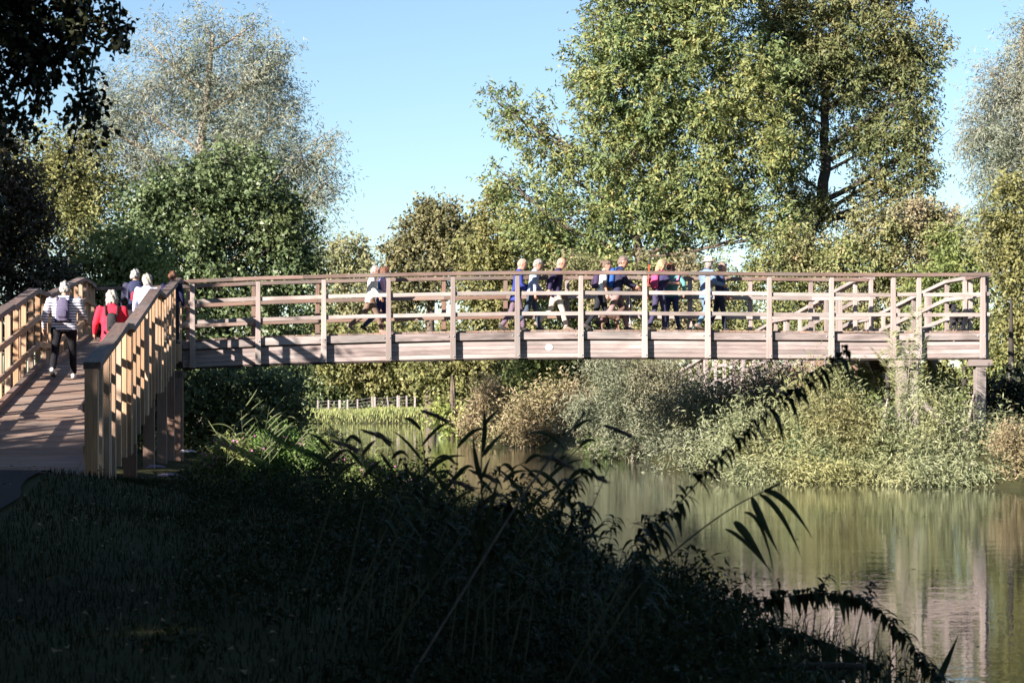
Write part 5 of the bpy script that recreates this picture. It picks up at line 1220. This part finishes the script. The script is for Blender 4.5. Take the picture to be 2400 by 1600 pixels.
o = obj('floating_leaves', mesh_np('floating_leaves', V, Q), M['litter']); o['kind'] = 'stuff'; tag(o, 'small fallen leaves floating on the river', 'leaves')
# single plants in front of the water
def ribbon(P, wd, fold=0.25):
    """long leaf blade through points P, widest a third along"""
    P = [Vector(p) for p in P]; n = len(P); V = []; Q = []
    side0 = None
    for i in range(n):
        t = (P[min(i + 1, n - 1)] - P[max(i - 1, 0)]).normalized()
        s = t.cross(Vector((0.15, 1, 0.1))); s.normalize(); f = s.cross(t)
        w_ = wd * math.sin(math.pi * (0.12 + 0.88 * (i / (n - 1)) ** 0.75)) if i < n - 1 else 0.0008
        V += [P[i] + s * w_ / 2 + f * w_ * fold, P[i] - f * 0.0, P[i] - s * w_ / 2 + f * w_ * fold]
    for i in range(n - 1):
        a = i * 3; Q += [(a, a + 1, a + 4, a + 3), (a + 1, a + 2, a + 5, a + 4)]
    return [tuple(v) for v in V], Q
def stem_px(pts, Y):
    out = []
    for j, p in enumerate(pts):
        yy = Y + (p[2] if len(p) > 2 else 0); out.append(at(p[0], p[1], yy))
    fine = []
    for i in range(len(out) - 1):
        p0 = out[max(i - 1, 0)]; p1 = out[i]; p2 = out[i + 1]; p3 = out[min(i + 2, len(out) - 1)]
        for k_ in range(5):
            t = k_ / 5; fine.append(0.5 * ((2 * p1) + (p2 - p0) * t + (2 * p0 - 5 * p1 + 4 * p2 - p3) * t * t + (3 * p1 - p0 - 3 * p2 + p3) * t ** 3))
    fine.append(out[-1]); return fine
def to_ground(f, Y):
    p = f[0]; z = max(gz(p.x, p.y), -0.05)
    if p.z > z:
        k_ = (p.z - z + .03) / max(.02, f[1].z - p.z); k_ = min(k_, .5 / max(.001, abs(f[1].x - p.x)))
        f.insert(0, Vector((p.x - (f[1].x - p.x) * k_, p.y, z - .03)))
    return f
def reed(label, stem, leaves, Y, plume=None, group=None, r=.006, mat='reed'):
    f = to_ground(stem_px(stem, Y), Y); root = thing('reed', label, 'reed', f[0], 0, group)
    g = Geo(); g.tube(f, [r * (1 - .6 * i / (len(f) - 1)) for i in range(len(f))], 5); obj('stem', g.mesh('stem'), M['greenstem'], root)
    for (a, c, b_, wd) in leaves:
        P = bez(at(a[0], a[1], Y), at(c[0], c[1], Y - .05), at(b_[0], b_[1], Y - .02 * random.uniform(-3, 6)), 9)
        V, Q = ribbon(P, wd * Y / F); obj('leaf', mesh_np('leaf', V, Q, smooth=True), M[mat], root)
    if plume:
        rr = np.random.default_rng(int(plume[0])); px, py, dx, dy = plume; n = 120; t = rr.random(n)
        c = np.array([at(px + dx * q, py + dy * q + 14 * q * q, Y) for q in t]); kx = Y / F
        D = norm(np.stack([np.full(n, dx * .012) + .5, rr.normal(size=n) * .4, -.15 - .6 * rr.random(n)], -1)); N = norm(rr.normal(size=(n, 3)))
        V, Q = leaf_quads(c, D, N, (16 + 26 * rr.random(n)) * kx, np.full(n, 3.0 * kx)); obj('plume', mesh_np('plume', V, Q), M['plume'], root)
    return root
reed('upright reed with brown spike and splayed blades against the water', [(1138, 1480), (1132, 1330), (1130, 1180), (1128, 1090), (1132, 1000), (1135, 950)],
     [((1130, 1130), (1112, 1090), (1108, 1010), 13), ((1130, 1070), (1150, 1040), (1188, 1005), 11), ((1133, 1000), (1150, 970), (1178, 955), 9), ((1131, 1060), (1138, 1000), (1136, 960), 12), ((1130, 1120), (1138, 1095), (1150, 1070), 8), ((1132, 1300), (1120, 1230), (1122, 1150), 13), ((1133, 1260), (1150, 1190), (1170, 1110), 12), ((1131, 1330), (1105, 1270), (1100, 1190), 11)], 10.5)
reed('arching reed with long drooping blades over the open water', [(1430, 1480), (1500, 1370), (1600, 1275), (1700, 1200), (1770, 1160), (1800, 1148)],
     [((1790, 1150), (1840, 1150), (1905, 1262), 15), ((1780, 1158), (1830, 1180), (1880, 1310), 13), ((1762, 1165), (1775, 1200), (1828, 1302), 17), ((1745, 1200), (1790, 1200), (1815, 1352), 9), ((1720, 1222), (1745, 1240), (1800, 1330), 20), ((1700, 1240), (1740, 1250), (1815, 1350), 10), ((1790, 1150), (1815, 1140), (1838, 1128), 6)], 10.0)
rs = [((1020, 1290), (1065, 1170), (1075, 1000), 0), ((985, 1260), (1000, 1120), (980, 960), 1), ((1090, 1330), (1230, 1180), (1410, 995), 1), ((900, 1250), (940, 1130), (905, 1010), 0), ((1150, 1350), (1290, 1120), (1370, 960), 0), ((840, 1230), (860, 1120), (840, 1005), 1), ((1200, 1330), (1290, 1190), (1350, 1100), 1), ((940, 1290), (1000, 1180), (1095, 1100), 1), ((1240, 1380), (1330, 1290), (1400, 1250), 0), ((760, 1230), (790, 1120), (770, 1030), 1), ((1060, 1290), (1150, 1130), (1265, 1065), 1), ((890, 1320), (960, 1200), (1040, 1120), 1)]
rl = ['slim reed left of the upright spike', 'reed with nodding feathery plume left of the upright spike', 'long slanting reed with feathery plume right of the upright spike', 'short leafy reed in the sunlit reeds', 'tall slanting bare reed stalk behind the nettles', 'feathery reed at the left of the dark fringe', 'purple plumed reed leaning over open water', 'low plumed reed bowing right below the upright spike', 'leaning reed among nettles at the water edge', 'reed with plume against the sunlit herbs', 'plumed reed bowing right past the upright spike', 'bowed plumed reed in the dark fringe']
for i, (a, b_, c, pl) in enumerate(rs):
    Y = 11 + (i * 7 % 5) * .8; lv = []
    for j in range(6):
        t = .25 + .12 * j; x = a[0] * (1 - t) ** 2 + 2 * b_[0] * t * (1 - t) + c[0] * t * t; y = a[1] * (1 - t) ** 2 + 2 * b_[1] * t * (1 - t) + c[1] * t * t
        sg = 1 if (j + i) % 2 else -1; L_ = random.uniform(60, 120)
        lv.append(((x, y), (x + sg * L_ * .35, y - L_ * .5), (x + sg * L_ * random.uniform(.4, .9), y - L_ * random.uniform(-.1, .75)), random.uniform(7, 12)))
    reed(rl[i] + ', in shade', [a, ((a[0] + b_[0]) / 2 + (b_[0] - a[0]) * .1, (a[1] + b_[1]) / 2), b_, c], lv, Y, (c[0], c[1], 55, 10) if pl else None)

def leafy_stem(name, label, cat, stem, Y, n_nodes, L, mat, droop=.5, r=.006, whorl=2, t0=.25, spread=1.0, seed=1, grow=1.0, hang=0.0):
    rr = np.random.default_rng(seed)
    f = to_ground(stem_px(stem, Y), Y); root = thing(name, label, cat, f[0])
    g = Geo(); g.tube(f, [r * (1 - .7 * i / (len(f) - 1)) for i in range(len(f))], 5); obj('stem', g.mesh('stem'), M['greenstem'], root)
    m = len(f)
    for j in range(n_nodes):
        t = t0 + (1 - t0) * min(1, max(0, (j + rr.uniform(-.45, .45)) / (n_nodes - 1))); q = t * (m - 1); i0 = min(int(q), m - 2); p = f[i0].lerp(f[i0 + 1], q - i0); tv = (f[i0 + 1] - f[i0]).normalized()
        a0 = j * math.pi / 2 + rr.random()
        for w_ in range(whorl):
            a = a0 + w_ * 2 * math.pi / whorl + rr.normal() * .5; e1 = tv.cross(Vector((0, 1, .1))).normalized(); e2 = tv.cross(e1)
            d = (e1 * math.cos(a) + e2 * math.sin(a)) * spread + tv * .25 + Vector((0, 0, -hang)); d.normalize()
            ln = L * (1.15 - .75 * t * grow) * rr.choice([.45, .8, 1.0, 1.2, 1.5]) * rr.uniform(.85, 1.15); dr_ = droop * rr.uniform(.3, 1.9)
            tip = p + d * ln + Vector((0, 0, -dr_ * ln)); c = p + d * ln * .6 + Vector((0, 0, .12 * ln))
            P = bez(p, c, tip, 6); V = []; Q = []
            s = d.cross(Vector((0, 0, 1))); s = s.normalized() if s.length > .1 else e1
            for k_, pp in enumerate(P):
                w2 = ln * .19 * (.25, .95, 1.0, .75, .4, .02)[k_]; V += [tuple(pp + s * w2 + Vector((0, 0, .25 * w2))), tuple(pp), tuple(pp - s * w2 + Vector((0, 0, .25 * w2)))]
            for k_ in range(5): b0 = k_ * 3; Q += [(b0, b0 + 1, b0 + 4, b0 + 3), (b0 + 1, b0 + 2, b0 + 5, b0 + 4)]
            obj('leaf', mesh_np('leaf', V, Q, smooth=True), M[mat], root)
    return root
leafy_stem('nettle', 'long dark nettle stem slanting up to the bridge beam', 'plant', [(1330, 1590), (1420, 1430), (1500, 1300), (1600, 1170), (1710, 1050), (1810, 960), (1900, 890), (1985, 822)], 9.5, 50, .066, 'nettle', .65, .0055, 4, .3, 1.0, 1, .35)
leafy_stem('nettle', 'bushy dark nettle leaning right beside the slanting reeds', 'plant', [(1190, 1560), (1230, 1400), (1270, 1270), (1330, 1150), (1400, 1085)], 10.2, 24, .065, 'nettle', .6, .006, 4, .25, 1.0, 2, .5)
leafy_stem('bindweed_shoot', 'thin twining shoot with heart leaves left of the long nettle', 'plant', [(1420, 1500), (1375, 1350), (1362, 1260), (1400, 1160), (1440, 1060), (1450, 1010)], 9.8, 20, .05, 'nettle', .5, .004, 2, .25, 1.0, 3, .4)
leafy_stem('nettle', 'short nettle tip standing above the bramble arch', 'plant', [(1905, 1500), (1915, 1400), (1945, 1345)], 11.0, 9, .055, 'nettle', .4, .005, 3, .4, 1.0, 4, .4)
leafy_stem('nettle', 'small nettle shoot beside the short nettle tip on the bramble arch', 'plant', [(2010, 1480), (2030, 1400), (2050, 1370)], 11.2, 8, .05, 'nettle', .4, .005, 3, .4, 1.0, 5, .4)
leafy_stem('bramble_stem', 'leafy dark bramble arching out over the water at the corner', 'bramble', [(1560, 1520), (1680, 1440), (1800, 1405), (1920, 1390), (2020, 1405), (2100, 1470), (2160, 1545), (2200, 1590)], 11.0, 80, .068, 'nettle', .5, .007, 4, .05, .9, 6, .4, .15)
leafy_stem('bramble_stem', 'lower trailing bramble stem below the arching bramble', 'bramble', [(1560, 1560), (1700, 1500), (1830, 1480), (1950, 1510), (2060, 1560)], 10.6, 50, .065, 'nettle', .6, .006, 4, .05, .9, 7, .4, .2)
leafy_stem('bramble_stem', 'thin bare bramble runner with tiny leaves reaching over the water', 'bramble', [(1560, 1340), (1660, 1330), (1740, 1345), (1830, 1362)], 10.4, 12, .03, 'nettle', .4, .003, 2, .2, 1.0, 8, .3)
rn = random.Random(9)
for i in range(22):
    bx = 860 + i * 31 + rn.uniform(-18, 18); Yq = rn.uniform(10, 13.5); ty = 1090 + max(0, bx - 1180) * .40 + rn.uniform(-30, 110); ln_ = rn.uniform(-20, 110)
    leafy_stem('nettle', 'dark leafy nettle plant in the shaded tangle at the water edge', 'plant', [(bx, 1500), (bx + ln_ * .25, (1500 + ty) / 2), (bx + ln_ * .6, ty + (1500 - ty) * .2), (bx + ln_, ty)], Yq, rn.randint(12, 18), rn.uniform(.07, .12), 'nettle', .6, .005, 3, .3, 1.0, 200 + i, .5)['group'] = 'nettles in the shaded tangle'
g = Geo(); g.tube(stem_px([(1560, 1585), (1750, 1570), (1900, 1560), (2030, 1562)], 10.3), [.02] * 15 + [.012], 7)
tag(obj('dead_branch', g.mesh('dead_branch'), M['bark_dark']), 'dark thick dead branch lying over the water below the brambles', 'branch')
reed('dark reed stub leaning over the water at the corner', [(2190, 1640), (2215, 1560), (2246, 1488)], [((2190, 1620), (2215, 1560), (2247, 1486), 16)], 11.5)
g = Geo(); g.tube(to_ground(stem_px([(1120, 1330), (1220, 1170), (1300, 1060), (1372, 965)], 10.0), 10), [.006] * 40, 6)
tag(obj('dry_stalk', g.mesh('dry_stalk'), M['stalk']), 'pale grey dry stalk slanting behind the dark nettle', 'stalk')

# sunlit herbs and reeds beside the ramp supports
for (seed, lab, px, Y, lb) in [(111, 'sunlit willowherb clump nearest the ramp supports', 520, 29.5, [(500, 1110, 30, 45), (545, 1080, 45, 55), (520, 1140, 50, 40)]), (112, 'sunlit leafy clump with pink flowers left of the reeds', 640, 30.5, [(620, 1080, 50, 60), (690, 1080, 50, 60), (650, 1040, 40, 45), (640, 1135, 60, 45)]),
                               (113, 'broad sunlit herb clump at the middle of the near bank', 770, 31, [(750, 1090, 50, 50), (810, 1105, 50, 50), (770, 1060, 40, 40), (770, 1140, 60, 40)]), (114, 'low sunlit herb clump next to the dark plumed reeds', 880, 29, [(870, 1125, 50, 45), (930, 1150, 45, 35), (840, 1150, 60, 35), (980, 1165, 40, 25)])]:
    def fl_pink(root, rr, lb=lb, Y=Y):
        n = 36; ch = [lb[int(rr.integers(0, 2))] for _ in range(n)]
        c0 = np.array([at(a + rr.normal() * c_ * .5, b_ - d_ * .7 + rr.normal() * 12, Y - .4) for (a, b_, c_, d_) in ch])
        V, Q = leaf_quads(c0, norm(rr.normal(size=(n, 3))), norm(rr.normal(size=(n, 3))), np.full(n, .035), np.full(n, .03)); fo = obj('flowers', mesh_np('flowers', V, Q), M['pinkflower'], root); fo['kind'] = 'stuff'
    if 'pinkflower' not in M: M['pinkflower'] = plain('pink_petals', (0.45, 0.12, 0.35), .7)
    woody('willowherb', lab, 'plant', ground_at(px, Y), [ground_at(px, Y) - Vector((0, 0, .1)), ground_at(px, Y) + Vector((0, 0, .4)), ground_at(px, Y) + Vector((.03, 0, .7))],
          [lobe(a, b_, c_, d_, Y) for a, b_, c_, d_ in lb], dict(dens=1500, L=.085, Wd=.024, spray=.22, per=8, droop=.1, up=.8, K=16, sub=.36, shell=.8), M['lush'] if seed == 112 else M['hedge_green'], M['bark'], seed=seed, r0=.015, limbs=False, crown_name='foliage', extra=fl_pink)
rr = random.Random(5)
for i in range(16):
    px = 500 + i * 24 + rr.uniform(-10, 10); Y = 28 + rr.uniform(0, 4); top = 930 + rr.uniform(0, 110) + (0 if px < 700 else 40); ln = rr.uniform(-50, 40)
    lv = []
    for j in range(7):
        t = .35 + .09 * j; x = px + ln * t; y = 1150 + (top - 1150) * t; sg = rr.choice((-1, 1)); L_ = rr.uniform(40, 90)
        lv.append(((x, y), (x + sg * L_ * .35, y - L_ * .4), (x + sg * L_ * rr.uniform(.45, .95), y - L_ * rr.uniform(.05, .9)), rr.uniform(1.9, 3.2)))
    reed('sunlit green reed with splayed blades beside the ramp supports', [(px, 1150), (px + ln * .4, (1150 + top) / 2), (px + ln, top)], lv, Y, None, 'sunlit reeds by the ramp', .006, 'lushreed' if 'lushreed' in M else M.setdefault('lushreed', leafmat('sunlit_reed', [(0, (.06, .09, .03)), (1, (.15, .17, .065))], None, .4, .2, .28, .6, 1.0)) and 'lushreed')
# flat white and mauve flower heads by the supports
M['umbel'] = plain('umbel_white', (0.45, 0.42, 0.42), .8); M['umbel_m'] = plain('umbel_mauve', (0.20, 0.15, 0.22), .8)
for (px, py, Y, w_, mk, lab) in [(440, 1057, 27, 36, 'umbel', 'pale flat topped umbel flower by the bridge support'), (365, 1093, 25, 44, 'umbel_m', 'mauve flat topped flower head below the ramp'), (395, 1112, 24, 50, 'umbel_m', 'lower mauve flower head below the ramp')]:
    c0 = at(px, py, Y); b0 = Vector((c0.x, Y, gz(c0.x, Y) - .02)); root = thing('umbel_flower', lab, 'flower', b0)
    g = Geo(); hub = c0 - Vector((0, 0, .10)); g.tube([b0, (b0 + hub) / 2 + Vector((.03, 0, 0)), hub], [.006, .005, .004], 5)
    R = w_ / 2 * Y / F; gh = Geo()
    for j in range(16):
        a = j * 2.4; r_ = R * math.sqrt((j + .5) / 16); tip = c0 + Vector((math.cos(a) * r_, math.sin(a) * r_, rr.uniform(-.012, .012))); g.tube([hub, tip], [.002, .0015], 4)
        V = [tuple(tip + Vector((math.cos(q) * R * .26, math.sin(q) * R * .26, 0))) for q in (0, 1.05, 2.09, 3.14, 4.19, 5.24)] + [tuple(tip + Vector((0, 0, .014)))]
        gh.add(V, (), [(k_, (k_ + 1) % 6, 6) for k_ in range(6)])
    obj('stalk', g.mesh('stalk'), M['greenstem'], root); obj('flower_head', gh.mesh('flower_head'), M[mk], root)

# far wood closing the horizon
rng = np.random.default_rng(131); lob = []
for i in range(46):
    x = -150 + i * 7.2; y = 300 + rng.uniform(-15, 20) + abs(x) * .1; h = rng.uniform(5.5, 8.5); lob.append(((x, y, h * .55), (6, 5, h * .55), 1.0))
V, Q, _ = foliage(rng, lob, dens=1.8, L=1.3, Wd=1.0, spray=1.6, per=8, K=14, sub=.4, shell=.5)
o = obj('far_wood', mesh_np('far_wood', V, Q), M['olive']); o['kind'] = 'stuff'; tag(o, 'distant belt of trees closing the view beyond the meadow', 'wood')
